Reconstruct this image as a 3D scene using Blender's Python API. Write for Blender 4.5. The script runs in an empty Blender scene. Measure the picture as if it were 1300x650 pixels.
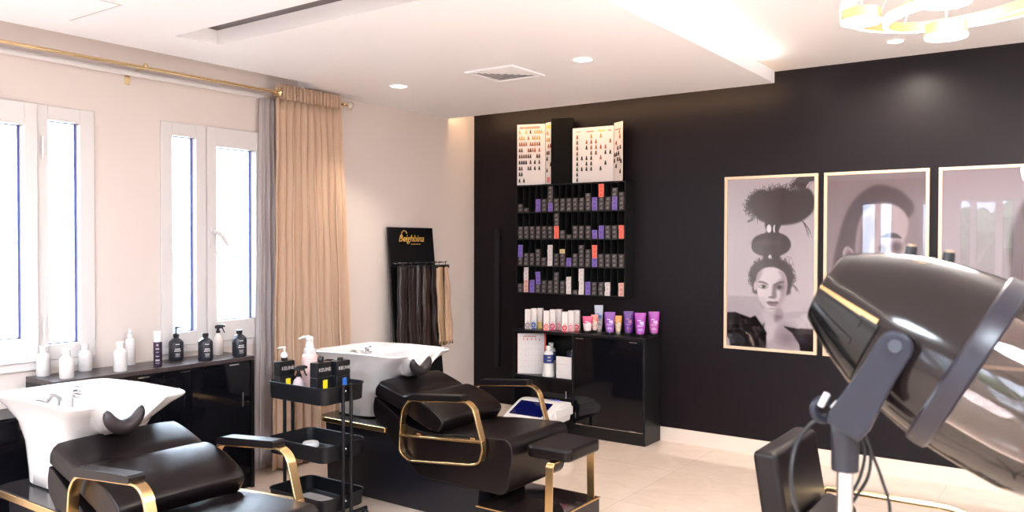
import bpy, bmesh, math, random
import numpy as np
from mathutils import Vector, Matrix
random.seed(7); rng = np.random.default_rng(7)
PI = math.pi
S = bpy.context.scene
COL = S.collection

# ------------------------------------------------------------------ camera
FPX = 1045.0
CAM = Vector((4.786, -6.127, 1.6))
yaw, pit, rol = math.radians(35.35), math.radians(-0.957), math.radians(0.129)
fw = Vector((-math.sin(yaw)*math.cos(pit), math.cos(yaw)*math.cos(pit), math.sin(pit)))
rt = Vector((math.cos(yaw), math.sin(yaw), 0)); up = rt.cross(fw)
r2 = rt*math.cos(rol)+up*math.sin(rol); u2 = -rt*math.sin(rol)+up*math.cos(rol)
cam = bpy.data.cameras.new('camera'); cam.sensor_width = 36; cam.lens = FPX/1300*36
cam.clip_start = .05; cam.clip_end = 200
cam.dof.use_dof = True; cam.dof.focus_distance = 6.0; cam.dof.aperture_fstop = 4.5
co = bpy.data.objects.new('camera', cam); COL.objects.link(co); S.camera = co
M = Matrix((r2, u2, -fw)).transposed().to_4x4(); M.translation = CAM
co.matrix_world = M
def at(px, py, d):
    """point of the room seen at photo pixel px,py at depth d metres"""
    return CAM + (fw + r2*((px-650)/FPX) - u2*((py-325)/FPX))*d

# ------------------------------------------------------------------ materials
def mat(name, col, rough=.5, metal=0, spec=.5, emit=0, ecol=None, trans=0, alpha=1, coat=0, ior=1.45, noise=0, nscale=30, bump=0, bscale=200, sheen=0):
    m = bpy.data.materials.new(name); m.use_nodes = True
    nt = m.node_tree; b = nt.nodes['Principled BSDF']
    b.inputs['Base Color'].default_value = (*col, 1); b.inputs['Roughness'].default_value = rough
    b.inputs['Metallic'].default_value = metal; b.inputs['Specular IOR Level'].default_value = spec
    b.inputs['IOR'].default_value = ior
    b.inputs['Transmission Weight'].default_value = trans; b.inputs['Alpha'].default_value = alpha
    b.inputs['Coat Weight'].default_value = coat; b.inputs['Coat Roughness'].default_value = .05
    b.inputs['Sheen Weight'].default_value = sheen
    if emit:
        b.inputs['Emission Color'].default_value = (*(ecol or col), 1); b.inputs['Emission Strength'].default_value = emit
    tc = nt.nodes.new('ShaderNodeTexCoord')
    if noise:
        n = nt.nodes.new('ShaderNodeTexNoise'); n.inputs['Scale'].default_value = nscale; n.inputs['Detail'].default_value = 4
        nt.links.new(tc.outputs['Object'], n.inputs['Vector'])
        mx = nt.nodes.new('ShaderNodeMixRGB'); mx.blend_type = 'MIX'
        mx.inputs[1].default_value = (*[c*(1-noise) for c in col], 1); mx.inputs[2].default_value = (*[min(1, c*(1+noise)) for c in col], 1)
        nt.links.new(n.outputs['Fac'], mx.inputs[0]); nt.links.new(mx.outputs[0], b.inputs['Base Color'])
    if bump:
        n = nt.nodes.new('ShaderNodeTexNoise'); n.inputs['Scale'].default_value = bscale; n.inputs['Detail'].default_value = 3
        nt.links.new(tc.outputs['Object'], n.inputs['Vector'])
        bp = nt.nodes.new('ShaderNodeBump'); bp.inputs['Strength'].default_value = bump; bp.inputs['Distance'].default_value = .002
        nt.links.new(n.outputs['Fac'], bp.inputs['Height']); nt.links.new(bp.outputs[0], b.inputs['Normal'])
    return m
WHITE = mat('ceiling_paint', (.89, .89, .92), .7, bump=.05, bscale=90)
BEIGE = mat('beige_wall_paint', (.71, .64, .61), .75, bump=.12, bscale=150, noise=.02, nscale=4)
BLACKW = mat('black_wall_paint', (.0072, .0048, .0066), .40, spec=.20, bump=.04, bscale=200)
FRAMEW = mat('white_window_frame', (.70, .68, .685), .35)
GASKET = mat('navy_window_seal', (.10, .13, .38), .5)
GLASS = mat('window_glass', (1, 1, 1), 0, trans=1, ior=1.02)
BLKLAM = mat('black_laminate', (.006, .0055, .007), .35, spec=.35, noise=.3, nscale=60)
BLKTOP = mat('dark_wood_laminate', (.045, .033, .035), .28, noise=.25, nscale=12)
BLKGL = mat('black_gloss_door', (.004, .004, .006), .06)
LEATHER = mat('black_leather', (.0055, .0035, .004), .30, spec=.30, bump=.25, bscale=350)
BLKMET = mat('black_powder_metal', (.006, .006, .008), .38, spec=.4)
BLKPL = mat('black_plastic', (.012, .012, .014), .3)
GOLD = mat('brushed_gold', (.78, .53, .26), .26, metal=1)
GOLDD = mat('polished_brass', (.88, .68, .38), .2, metal=1)
CERAM = mat('white_ceramic', (.68, .665, .675), .08, coat=.5)
CHROME = mat('chrome', (.75, .75, .78), .08, metal=1)
SILVER = mat('silver_clip', (.7, .7, .72), .2, metal=1)
WPLAST = mat('white_plastic', (.72, .71, .715), .3)
WLABEL = mat('white_bottle', (.70, .68, .68), .25)
GREYTX = mat('grey_print', (.50, .47, .48), .5)
WTX = mat('white_print', (.75, .74, .74), .5)
NAVYB = mat('slate_bottle', (.022, .024, .034), .3)
CLEARP = mat('clear_plastic', (.92, .92, .94), .05, trans=.9, ior=1.3, alpha=.55)
FROST = mat('frosted_cap', (.80, .80, .80), .3, alpha=.85)
PAPER = mat('paper', (.70, .67, .68), .6)
YEL = mat('yellow_label', (.90, .72, .02), .5)
BLU = mat('blue_label', (.03, .16, .62), .5)
PINKL = mat('pink_bottle', (.80, .58, .57), .3)
LED = mat('warm_led_strip', (1, .8, .55), .5, emit=26, ecol=(1, .88, .72))
LEDW = mat('warm_led_strip_wall', (1, .7, .4), .5, emit=24, ecol=(1, .64, .34))
RINGL = mat('ring_lamp_diffuser', (1, .95, .88), .5, emit=3.2, ecol=(1, .93, .85))
SPOTL = mat('downlight_lens', (1, .95, .9), .5, emit=12, ecol=(1, .94, .86))
DARKSL = mat('dark_slot', (.10, .075, .07), .6)
MARBLE_SK = mat('cream_tile', (.72, .63, .56), .18, noise=.06, nscale=6)
WOODF = mat('pale_gold_frame', (.64, .50, .37), .35)

def floor_mat():
    m = bpy.data.materials.new('polished_beige_tile'); m.use_nodes = True; nt = m.node_tree; b = nt.nodes['Principled BSDF']
    tc = nt.nodes.new('ShaderNodeTexCoord')
    br = nt.nodes.new('ShaderNodeTexBrick'); br.offset = 0; br.inputs['Scale'].default_value = 1
    br.inputs['Brick Width'].default_value = .8; br.inputs['Row Height'].default_value = .8; br.inputs['Mortar Size'].default_value = .0018
    br.inputs['Color1'].default_value = (.68, .55, .46, 1); br.inputs['Color2'].default_value = (.71, .58, .49, 1); br.inputs['Mortar'].default_value = (.50, .40, .33, 1)
    nt.links.new(tc.outputs['Object'], br.inputs['Vector'])
    n = nt.nodes.new('ShaderNodeTexNoise'); n.inputs['Scale'].default_value = 5; n.inputs['Detail'].default_value = 8; n.inputs['Distortion'].default_value = 1.2
    nt.links.new(tc.outputs['Object'], n.inputs['Vector'])
    mx = nt.nodes.new('ShaderNodeMixRGB'); mx.blend_type = 'MULTIPLY'; mx.inputs[0].default_value = .35
    cr = nt.nodes.new('ShaderNodeValToRGB'); cr.color_ramp.elements[0].position = .35; cr.color_ramp.elements[0].color = (.80, .78, .76, 1); cr.color_ramp.elements[1].position = .65
    nt.links.new(n.outputs['Fac'], cr.inputs[0]); nt.links.new(br.outputs['Color'], mx.inputs[1]); nt.links.new(cr.outputs[0], mx.inputs[2])
    nt.links.new(mx.outputs[0], b.inputs['Base Color']); b.inputs['Roughness'].default_value = .10
    return m
FLOORM = floor_mat()
def curtain_mat(name, col, tr=.5, alpha=1):
    m = bpy.data.materials.new(name); m.use_nodes = True; nt = m.node_tree
    for n in list(nt.nodes): nt.nodes.remove(n)
    o = nt.nodes.new('ShaderNodeOutputMaterial'); d = nt.nodes.new('ShaderNodeBsdfDiffuse'); t = nt.nodes.new('ShaderNodeBsdfTranslucent')
    d.inputs[0].default_value = (*col, 1); t.inputs[0].default_value = (*col, 1)
    mx = nt.nodes.new('ShaderNodeMixShader'); mx.inputs[0].default_value = tr
    nt.links.new(d.outputs[0], mx.inputs[1]); nt.links.new(t.outputs[0], mx.inputs[2])
    if alpha < 1:
        tp = nt.nodes.new('ShaderNodeBsdfTransparent'); m2 = nt.nodes.new('ShaderNodeMixShader'); m2.inputs[0].default_value = alpha
        nt.links.new(tp.outputs[0], m2.inputs[1]); nt.links.new(mx.outputs[0], m2.inputs[2]); nt.links.new(m2.outputs[0], o.inputs[0])
    else: nt.links.new(mx.outputs[0], o.inputs[0])
    return m
CURT = curtain_mat('tan_curtain_fabric', (.78, .60, .46), .38)
SHEER = curtain_mat('grey_curtain_fabric', (.78, .73, .74), .48)
def ao_smoke(name, col, rough, mixf):
    m = bpy.data.materials.new(name); m.use_nodes = True; nt = m.node_tree
    for n in list(nt.nodes): nt.nodes.remove(n)
    o = nt.nodes.new('ShaderNodeOutputMaterial'); t = nt.nodes.new('ShaderNodeBsdfTransparent'); t.inputs[0].default_value = (*col, 1)
    g = nt.nodes.new('ShaderNodeBsdfGlossy'); g.inputs['Roughness'].default_value = rough; g.inputs[0].default_value = (.9, .88, .88, 1)
    d = nt.nodes.new('ShaderNodeBsdfDiffuse'); d.inputs[0].default_value = (.30, .22, .17, 1)
    md = nt.nodes.new('ShaderNodeMixShader'); md.inputs[0].default_value = mixf
    nt.links.new(t.outputs[0], md.inputs[1]); nt.links.new(d.outputs[0], md.inputs[2])
    fr = nt.nodes.new('ShaderNodeFresnel'); fr.inputs[0].default_value = 1.5
    mx = nt.nodes.new('ShaderNodeMixShader'); nt.links.new(fr.outputs[0], mx.inputs[0])
    nt.links.new(md.outputs[0], mx.inputs[1]); nt.links.new(g.outputs[0], mx.inputs[2]); nt.links.new(mx.outputs[0], o.inputs[0])
    return m
SMOKE = ao_smoke('smoked_visor', (.74, .70, .69), .03, .07)
SLEEVE = ao_smoke('clear_sleeve', (.97, .96, .96), .06, .02)
PGLASS = ao_smoke('picture_glass', (1, 1, 1), .0, 0)

# ------------------------------------------------------------------ helpers
def rootpos(p):
    while p is not None and p.parent is not None: p = p.parent
    return p.location.copy() if p is not None else Vector((0, 0, 0))
def obj(name, bm, m, parent=None, smooth=True, bevel=0, seg=2, sub=0, origin=None, angle=40):
    """bm is in world coordinates; links it as ONE mesh object"""
    me = bpy.data.meshes.new(name)
    if isinstance(bm, bmesh.types.BMesh):
        bmesh.ops.recalc_face_normals(bm, faces=bm.faces)
        bm.to_mesh(me); bm.free()
    else: me = bm
    o = bpy.data.objects.new(name, me)
    off = rootpos(parent) if parent is not None else (Vector(origin) if origin is not None else Vector((0, 0, 0)))
    if off.length: me.transform(Matrix.Translation(-off))
    if parent is None: o.location = off
    o.parent = parent
    for mm in (m if isinstance(m, (list, tuple)) else [m]): me.materials.append(mm)
    COL.objects.link(o)
    if bevel:
        b = o.modifiers.new('bevel', 'BEVEL'); b.width = bevel; b.segments = seg; b.limit_method = 'ANGLE'; b.angle_limit = math.radians(35)
    if sub:
        s = o.modifiers.new('sub', 'SUBSURF'); s.levels = sub; s.render_levels = sub
    if smooth:
        me.shade_smooth()
        if hasattr(me, 'set_sharp_from_angle') and not sub: me.set_sharp_from_angle(angle=math.radians(angle))
    return o
def tag(o, label=None, cat=None, group=None, kind=None):
    if label: o['label'] = label
    if cat: o['category'] = cat
    if group: o['group'] = group
    if kind: o['kind'] = kind
    return o
def thing(name, loc, label, cat, group=None):
    o = bpy.data.objects.new(name, None); COL.objects.link(o); o.location = loc; o.empty_display_size = .1
    return tag(o, label, cat, group)
def struct(name, bm, m, parent=None, **k):
    o = obj(name, bm, m, parent, **k)
    o['kind'] = 'structure'
    return o
def dup(root, delta, label=None):
    r = root.copy(); COL.objects.link(r); r.location = root.location + Vector(delta)
    if label: r['label'] = label
    for ch in list(root.children):
        c = ch.copy(); COL.objects.link(c); c.parent = r
        for g in ch.children:
            d = g.copy(); COL.objects.link(d); d.parent = c
    return r
B = bmesh.new
def box(bm, x0, x1, y0, y1, z0, z1, mi=0, rot=0, piv=None):
    vs = [bm.verts.new((x, y, z)) for z in (z0, z1) for y in (y0, y1) for x in (x0, x1)]
    if rot:
        c = Vector(piv) if piv else Vector(((x0+x1)/2, (y0+y1)/2, 0)); R = Matrix.Rotation(rot, 3, 'Z')
        for v in vs: v.co = R @ (v.co-c) + c
    for f in ((0, 2, 3, 1), (4, 5, 7, 6), (0, 1, 5, 4), (2, 6, 7, 3), (0, 4, 6, 2), (1, 3, 7, 5)):
        fc = bm.faces.new([vs[i] for i in f]); fc.material_index = mi
    return bm
def bx(*a, **k): return box(B(), *a, **k)
def loft(bm, rings, cap0=True, cap1=True, closed=True, mi=0):
    R = [[bm.verts.new(p) for p in r] for r in rings]
    n = len(R[0])
    for a, b in zip(R, R[1:]):
        for i in range(n if closed else n-1):
            f = bm.faces.new((a[i], a[(i+1) % n], b[(i+1) % n], b[i])); f.material_index = mi
    if cap0: bm.faces.new(R[0][::-1]).material_index = mi
    if cap1: bm.faces.new(R[-1]).material_index = mi
    return bm
def ring(c, rx, ry, z, n=32, e=2.0, rot=0):
    out = []
    for i in range(n):
        t = 2*PI*i/n; ct, st = math.cos(t), math.sin(t)
        x = rx*math.copysign(abs(ct)**(2/e), ct); y = ry*math.copysign(abs(st)**(2/e), st)
        out.append((c[0]+x*math.cos(rot)-y*math.sin(rot), c[1]+x*math.sin(rot)+y*math.cos(rot), z))
    return out
def lathe(bm, c, prof, n=28, mi=0, cap0=True, cap1=True):
    return loft(bm, [ring(c, max(r, .0004), max(r, .0004), c[2]+z, n) for r, z in prof], cap0, cap1, mi=mi)
def frames(path):
    path = [Vector(p) for p in path]; T = []
    for i in range(len(path)):
        a = path[max(i-1, 0)]; b = path[min(i+1, len(path)-1)]; T.append((b-a).normalized())
    ref = Vector((0, 0, 1)) if abs(T[0].z) < .9 else Vector((1, 0, 0))
    N = [(ref-T[0]*ref.dot(T[0])).normalized()]
    for i in range(1, len(path)):
        n = N[-1]-T[i]*N[-1].dot(T[i]); N.append(n.normalized())
    return path, T, N
def tube(bm, path, r, n=10, cap=True, mi=0):
    path, T, N = frames(path)
    rr = r if isinstance(r, (list, tuple)) else [r]*len(path)
    rings = []
    for p, t, nn, q in zip(path, T, N, rr):
        b = t.cross(nn); rings.append([p+(nn*math.cos(2*PI*k/n)+b*math.sin(2*PI*k/n))*q for k in range(n)])
    return loft(bm, rings, cap, cap, mi=mi)
def cyl(bm, p0, p1, r0, r1=None, n=20, mi=0):
    return tube(bm, [p0, p1], [r0, r1 if r1 is not None else r0], n, mi=mi)
def prism(bm, pts, a0, a1, axis='y', mi=0):
    def P(u, v, w): return {'y': (u, w, v), 'x': (w, u, v), 'z': (u, v, w)}[axis]
    return loft(bm, [[P(u, v, a0) for u, v in pts], [P(u, v, a1) for u, v in pts]], mi=mi)
def rounded(pts, r, n=5):
    """rounds the corners of a polygon"""
    out = []; k = len(pts)
    for i in range(k):
        p0, p, p1 = Vector(pts[i-1]), Vector(pts[i]), Vector(pts[(i+1) % k])
        rr = r[i] if isinstance(r, (list, tuple)) else r
        d0, d1 = p0-p, p1-p; m_ = min(rr, d0.length*.48, d1.length*.48)
        if m_ < 1e-5: out.append(tuple(p)); continue
        a = p+d0.normalized()*m_; b = p+d1.normalized()*m_
        for j in range(n+1):
            t = j/n; out.append(tuple(a*(1-t)**2+p*2*t*(1-t)+b*t*t))
    return out
def catmull(pts, n=6, closed=False):
    P_ = [Vector(p) for p in pts]; out = []; k = len(P_)
    for i in range(k if closed else k-1):
        g = (lambda j: P_[j % k]) if closed else (lambda j: P_[min(max(j, 0), k-1)])
        a, b, c, d = g(i-1), g(i), g(i+1), g(i+2)
        for j in range(n):
            t = j/n
            out.append(.5*((2*b)+(-a+c)*t+(2*a-5*b+4*c-d)*t*t+(-a+3*b-3*c+d)*t**3))
    if not closed: out.append(P_[-1])
    return out
def text_obj(name, body, size, mtx, m, parent, extrude=.0006, align='CENTER', shear=0):
    cu = bpy.data.curves.new(name, 'FONT'); cu.body = body; cu.size = size; cu.extrude = extrude; cu.align_x = align; cu.align_y = 'CENTER'; cu.resolution_u = 3; cu.shear = shear
    t = bpy.data.objects.new(name, cu); COL.objects.link(t)
    dg = bpy.context.evaluated_depsgraph_get(); dg.update()
    me = bpy.data.meshes.new_from_object(t.evaluated_get(dg)); bpy.data.objects.remove(t)
    me.transform(mtx); me.name = name
    return obj(name, me, m, parent, smooth=False)
def facing_x(x, y, z, tilt=0):   # text plane facing +X, reading along +Y
    return Matrix(((0, 0, 1, x), (1, 0, 0, y), (0, 1, 0, z), (0, 0, 0, 1)))
def facing_my(x, y, z):          # facing -Y, reading along +X
    return Matrix(((1, 0, 0, x), (0, 0, -1, y), (0, 1, 0, z), (0, 0, 0, 1)))

# ------------------------------------------------------------------ room shell
YB, XR, ZT, ZS = -9.4, 8.2, 2.87, 2.714
fl = struct('floor', bx(-.2, XR+.2, YB-.2, .2, -.15, 0), FLOORM, smooth=False)
struct('ceiling', bx(-.2, XR+.2, YB-.2, .2, ZT, ZT+.15), WHITE, smooth=False)
struct('wall_right', bx(XR, XR+.2, YB, 0, 0, ZT), BEIGE, smooth=False)
struct('wall_back', bx(-.2, XR+.2, 0, .2, 0, ZT), BLACKW, smooth=False)
def wall_holes(bm, holes, lo, hi, mk):
    """holes (a0,a1,z0,z1) along one axis; mk(a0,a1,z0,z1) adds a solid piece"""
    a = lo
    for h in sorted(holes):
        if h[0] > a: mk(a, h[0], 0, ZT)
        mk(h[0], h[1], 0, h[2]); mk(h[0], h[1], h[3], ZT); a = h[1]
    if a < hi: mk(a, hi, 0, ZT)
LW = [(-4.40, -3.612, .935, 2.357), (-3.192, -2.418, .935, 2.357)]
bm = B(); wall_holes(bm, LW, YB, 0, lambda a, b, c, d: box(bm, -.2, 0, a, b, c, d)); struct('wall_left', bm, BEIGE, smooth=False)
FWD = [(1.30, 1.97, .93, 2.36), (2.27, 3.83, .93, 2.36), (4.6, 6.2, .1, 2.36)]
bm = B(); wall_holes(bm, FWD, -.2, XR+.2, lambda a, b, c, d: box(bm, a, b, YB-.2, YB, c, d)); struct('wall_front', bm, BEIGE, smooth=False)
# dropped ceiling slab with the curtain pocket, the trough and the light coves
bm = B()
for a in ((.26, 2.945, YB, -3.53), (.26, .70, -3.53, -3.265), (2.7, 2.945, -3.53, -3.265), (.26, 2.945, -3.265, -.375), (0, .26, -2.1, -.375), (.0, .26, YB, -8.6)):
    box(bm, *a, ZS, ZS+.086)
box(bm, 0, .262, -8.6, -2.1, ZS+.070, ZS+.085)  # shallow cap added over the curtain pocket so it looks less dark
dc = struct('ceiling_panel', bm, WHITE, smooth=False)
struct('trim_1', bx(.69, 2.71, -3.54, -3.255, ZS+.086, ZS+.10), DARKSL, smooth=False)
bm = B(); box(bm, 0, 2.90, -.035, 0, 0, .0); bm.free()
struct('baseboard_back', bx(0, XR, -.012, 0, 0, .112), MARBLE_SK, smooth=False)
struct('baseboard_left', bx(0, .012, YB, -.012, 0, .112), MARBLE_SK, smooth=False)
# access hatch outline in the ceiling
bm = B()
for a in ((.55, 1.03, -4.02, -4.012), (1.022, 1.03, -4.5, -4.02)): box(bm, *a, ZS-.002, ZS+.0005)
struct('trim_2', bm, mat('hatch_joint', (.55, .53, .53), .7), smooth=False)

def window(idx, a0, a1, z0, z1, panes, gl, plane='x', hinge=None):
    """panes: list of (a0,a1,z0,z1,sash?) ; plane x: in the left wall, plane y: in the front wall"""
    def bb(bm, a, b, u0, u1, c, d):   # u: depth into the wall, positive = into the room
        return box(bm, u0, u1, a, b, c, d) if plane == 'x' else box(bm, a, b, YB+u0, YB+u1, c, d)
    o = -.02
    bm = B()
    xs = sorted(panes)
    # frame as bars around each pane
    cur = a0
    edges = [a0]+[(p[1]+q[0])/2 for p, q in zip(xs, xs[1:])]+[a1]
    for i, p in enumerate(xs):
        l, r = edges[i], edges[i+1]
        sash = p[4]; dep = .030 if sash else .012
        bb(bm, l, p[0], -.06, dep, z0, z1); bb(bm, p[1], r, -.06, dep, z0, z1)
        bb(bm, p[0], p[1], -.06, dep, z0, p[2]); bb(bm, p[0], p[1], -.06, dep, p[3], z1)
    W = struct(f'window_{idx}', bm, FRAMEW, bevel=.003, smooth=False)
    # outer flat border and sill strip
    bm = B()
    bb(bm, a0-.01, a1+.01, 0, .018, z0-.045, z0-.002)
    struct('window_sill', bm, FRAMEW, W, smooth=False)
    for p in xs:
        bm = B(); g = .008
        bb(bm, p[0], p[0]+g*.3, -.050, -.036, p[2], p[3]); bb(bm, p[1]-g*1.3, p[1], -.050, -.036, p[2], p[3])
        bb(bm, p[0], p[1], -.050, -.036, p[3]-g*.6, p[3]); bb(bm, p[0], p[1], -.050, -.036, p[2], p[2]+g*.6)
        struct('window_seal', bm, GASKET, W, smooth=False)
        bm = B(); bb(bm, p[0], p[1], -.046, -.042, p[2], p[3]); struct('window_pane', bm, GLASS, W, smooth=False)
    return W
w1 = window(1, -4.395, -3.612, .935, 2.357, [(-4.29, -4.003, 1.065, 2.235, True), (-3.872, -3.695, 1.018, 2.277, False)], GLASS)
w2 = window(2, -3.19, -2.42, .935, 2.357, [(-3.115, -2.945, 1.018, 2.273, False), (-2.805, -2.49, 1.07, 2.229, True)], GLASS)
#w3 = window(3, -7.39, -6.01, .935, 2.357, [(-7.3, -6.75, 1.03, 2.27, False), (-6.65, -6.1, 1.03, 2.27, True)], GLASS)
w4 = window(3, 1.31, 1.96, .935, 2.355, [(1.40, 1.615, 1.03, 2.29, False), (1.70, 1.885, 1.03, 2.29, False)], GLASS, 'y')
w5 = window(4, 2.28, 3.82, .935, 2.355, [(2.37, 2.56, 1.03, 2.27, False), (2.94, 3.085, 1.03, 2.30, False), (3.17, 3.45, 1.03, 2.28, True), (3.545, 3.70, 1.03, 2.30, False)], GLASS, 'y')
w6 = window(5, 4.61, 6.19, .11, 2.355, [(4.7, 5.35, .2, 2.27, False), (5.45, 6.1, .2, 2.27, True)], GLASS, 'y')
# casement handle on window 2, hinges on window 1
bm = B(); box(bm, .03, .042, -2.862, -2.832, 1.56, 1.69)
tube(bm, [(.04, -2.847, 1.665), (.075, -2.845, 1.667), (.085, -2.835, 1.66), (.085, -2.80, 1.63), (.08, -2.757, 1.575)], [.014, .015, .016, .014, .012], 12)
struct('window_handle', bm, FRAMEW, w2, bevel=.002)
bm = B(); box(bm, .030, .031, -2.884, -2.880, .95, 2.34); struct('window_seam', bm, mat('seam_shadow_gap', (.45, .36, .38), .7), w2, smooth=False)
for z in (1.12, 2.12):
    bm = B(); cyl(bm, (.036, -3.909, z-.06), (.036, -3.909, z+.06), .006); cyl(bm, (.036, -3.909, z-.015), (.036, -3.909, z+.015), .0085)
    struct('window_hinge', bm, FRAMEW, w1)
# the balcony rail outside
t = thing('balcony_railing', (-1.3, -1.9, 0), 'pale balcony railing outside, seen low through the right-hand casement', 'railing')
PALE = mat('pale_grey_paint', (.055, .06, .065), .8)
obj('top_rail', bx(-1.33, -1.27, -2.4, -1.45, 1.47, 1.52), PALE, t, smooth=False)
for y in (-2.3, -1.95, -1.72, -1.5): obj('rail_post', bx(-1.32, -1.28, y, y+.05, 0, 1.47), PALE, t, smooth=False)

# LED strips lying on the dropped panel
bm = B(); box(bm, 2.885, 2.915, -8.8, -.55, ZS+.087, ZS+.094); o = obj('light_strip', bm, LED, smooth=False)
tag(o, 'glowing warm light strip on top of the dropped ceiling edge, right side', 'light strip')
bm = B(); box(bm, .03, 2.80, -.3745, -.368, ZS+.040, ZS+.060); o = obj('light_strip', bm, LEDW, smooth=False)
tag(o, 'warm light strip hidden above the dropped ceiling along the black wall', 'light strip')

# ceiling vent
vx, vy, h = 1.60, -1.717, .19
t = thing('air_vent', (vx, vy, ZS), 'square white four-way air vent in the dropped ceiling', 'vent')
bm = B()
for a, b in ((h, h-.022),):
    for s in ((-a, a, -a, -b), (-a, a, b, a), (-a, -b, -b, b), (b, a, -b, b)):
        box(bm, vx+s[0], vx+s[1], vy+s[2], vy+s[3], ZS-.012, ZS-.0005)
obj('vent_frame', bm, WHITE, t, smooth=False)
bm = B()
for k in range(5):
    a = h-.028-k*.030
    # four sloping blades
    for q in range(4):
        R = Matrix.Rotation(q*PI/2, 3, 'Z'); c = Vector((vx, vy, 0))
        P_ = [(-a, -a, ZS-.004), (a, -a, ZS-.004), (a-.024, -a+.024, ZS-.010), (-a+.024, -a+.024, ZS-.010)]
        v = [bm.verts.new(R @ Vector((p[0], p[1], 0))+c+Vector((0, 0, p[2]))) for p in P_]
        v2 = [bm.verts.new(w.co+Vector((0, 0, .0015))) for w in v]
        bm.faces.new(v); bm.faces.new(v2[::-1])
        for i in range(4): bm.faces.new((v[i], v2[i], v2[(i+1) % 4], v[(i+1) % 4]))
obj('vent_blade', bm, WHITE, t, smooth=False)['label'] = 'nested sloping blades'
obj('vent_back', bx(vx-h+.02, vx+h-.02, vy-h+.02, vy+h-.02, ZS-.0035, ZS-.0005), mat('vent_dark', (.36, .34, .34), .8), t, smooth=False)

def downlight(x, y, z, label, r=.055, en=38):
    t = thing('ceiling_downlight', (x, y, z), label, 'downlight', 'recessed ceiling downlights')
    bm = B(); rr = []
    for rad, dz in ((r*1.0, -.001), (r*1.28, -.001), (r*1.25, -.006), (r*1.02, -.006)): rr.append(ring((x, y), rad, rad, z+dz, 32))
    loft(bm, rr, False, False); obj('trim_ring', bm, WHITE, t)
    bm = B(); lathe(bm, (x, y, z-.004), [(r, 0), (r, .003)], 28); obj('lens', bm, SPOTL, t)
    L = bpy.data.lights.new('downlight_or_fill', 'SPOT'); L.energy = en; L.color = (1, .88, .74); L.spot_size = math.radians(110 if en < 50 else 165); L.spot_blend = .6; L.shadow_soft_size = .05
    lo = bpy.data.objects.new('downlight_or_fill', L); COL.objects.link(lo); lo.location = (x, y, z-.02)
downlight(2.23, -1.784, ZS, 'round downlight to the right of the square air vent')
downlight(.714, -1.79, ZS, 'round downlight left of the air vent, near the curtain')
for x, y in ((.9, -5.3), (2.3, -5.3), (.9, -7.8), (2.3, -7.8)):  # further spots, unseen, added behind the camera for ambient light
    L = bpy.data.lights.new('downlight_or_fill', 'SPOT'); L.energy = 35; L.color = (.95, .97, 1); L.spot_size = math.radians(120); L.spot_blend = .6; L.shadow_soft_size = .05
    lo = bpy.data.objects.new('downlight_or_fill', L); COL.objects.link(lo); lo.location = (x, y, ZS-.02)

# ------------------------------------------------------------------ curtain rail and curtains
t = thing('curtain_rod', (.12, -3.4, 2.642), 'long polished brass curtain rod above the windows with crystal end', 'curtain rod')
bm = B(); tube(bm, [(.12, -6.0, 2.642), (.12, -1.76, 2.642)], .0105, 14); obj('pole', bm, GOLDD, t)
bm = B(); lathe(bm, (0, 0, 0), [(.013, 0), (.016, .004), (.013, .012), (.010, .03), (.012, .04)], 16)
lathe(bm, (0, 0, .04), [(.010, 0), (.030, .018), (.034, .03), (.030, .042), (.012, .058)], 8, mi=1)
bmesh.ops.transform(bm, matrix=Matrix.Translation((.12, -1.765, 2.642)) @ Matrix.Rotation(-PI/2, 4, 'X'), verts=bm.verts)
obj('finial', bm, [GOLDD, mat('crystal', (.92, .84, .72), .05, trans=.5, ior=1.5)], t, angle=20)['label'] = 'faceted crystal finial on a brass collar'
for y, zz in ((-3.355, 0), (-2.375, 1)):
    bm = B()
    if zz:
        lathe(bm, (0, 0, 0), [(.014, -.012), (.036, -.010), (.040, 0), (.036, .010), (.014, .012)], 24)
        bmesh.ops.transform(bm, matrix=Matrix.Translation((.12, y, 2.642)) @ Matrix.Rotation(PI/2, 4, 'X'), verts=bm.verts)
        obj('rod_ring', bm, GOLDD, t)
    else:
        lathe(bm, (.12, y, 2.648), [(.012, 0), (.014, .01), (.010, .02)], 14); box(bm, .01, .12, y-.006, y+.006, 2.632, 2.640)
        obj('rod_joint', bm, GOLDD, t)
obj('wall_bracket', bx(.0, .012, -3.42, -3.392, 2.545, 2.62), GOLDD, t, bevel=.002)
bm = B(); tube(bm, [(.035, -6.0, 2.612), (.035, -2.44, 2.612)], .017, 12)
for y in (-5.6, -4.5, -3.4, -2.5): cyl(bm, (0, y, 2.612), (.035, y, 2.612), .008)
o = obj('curtain_track', bm, FRAMEW); tag(o, 'white curtain track on the wall right behind the brass rod', 'curtain track')

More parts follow.
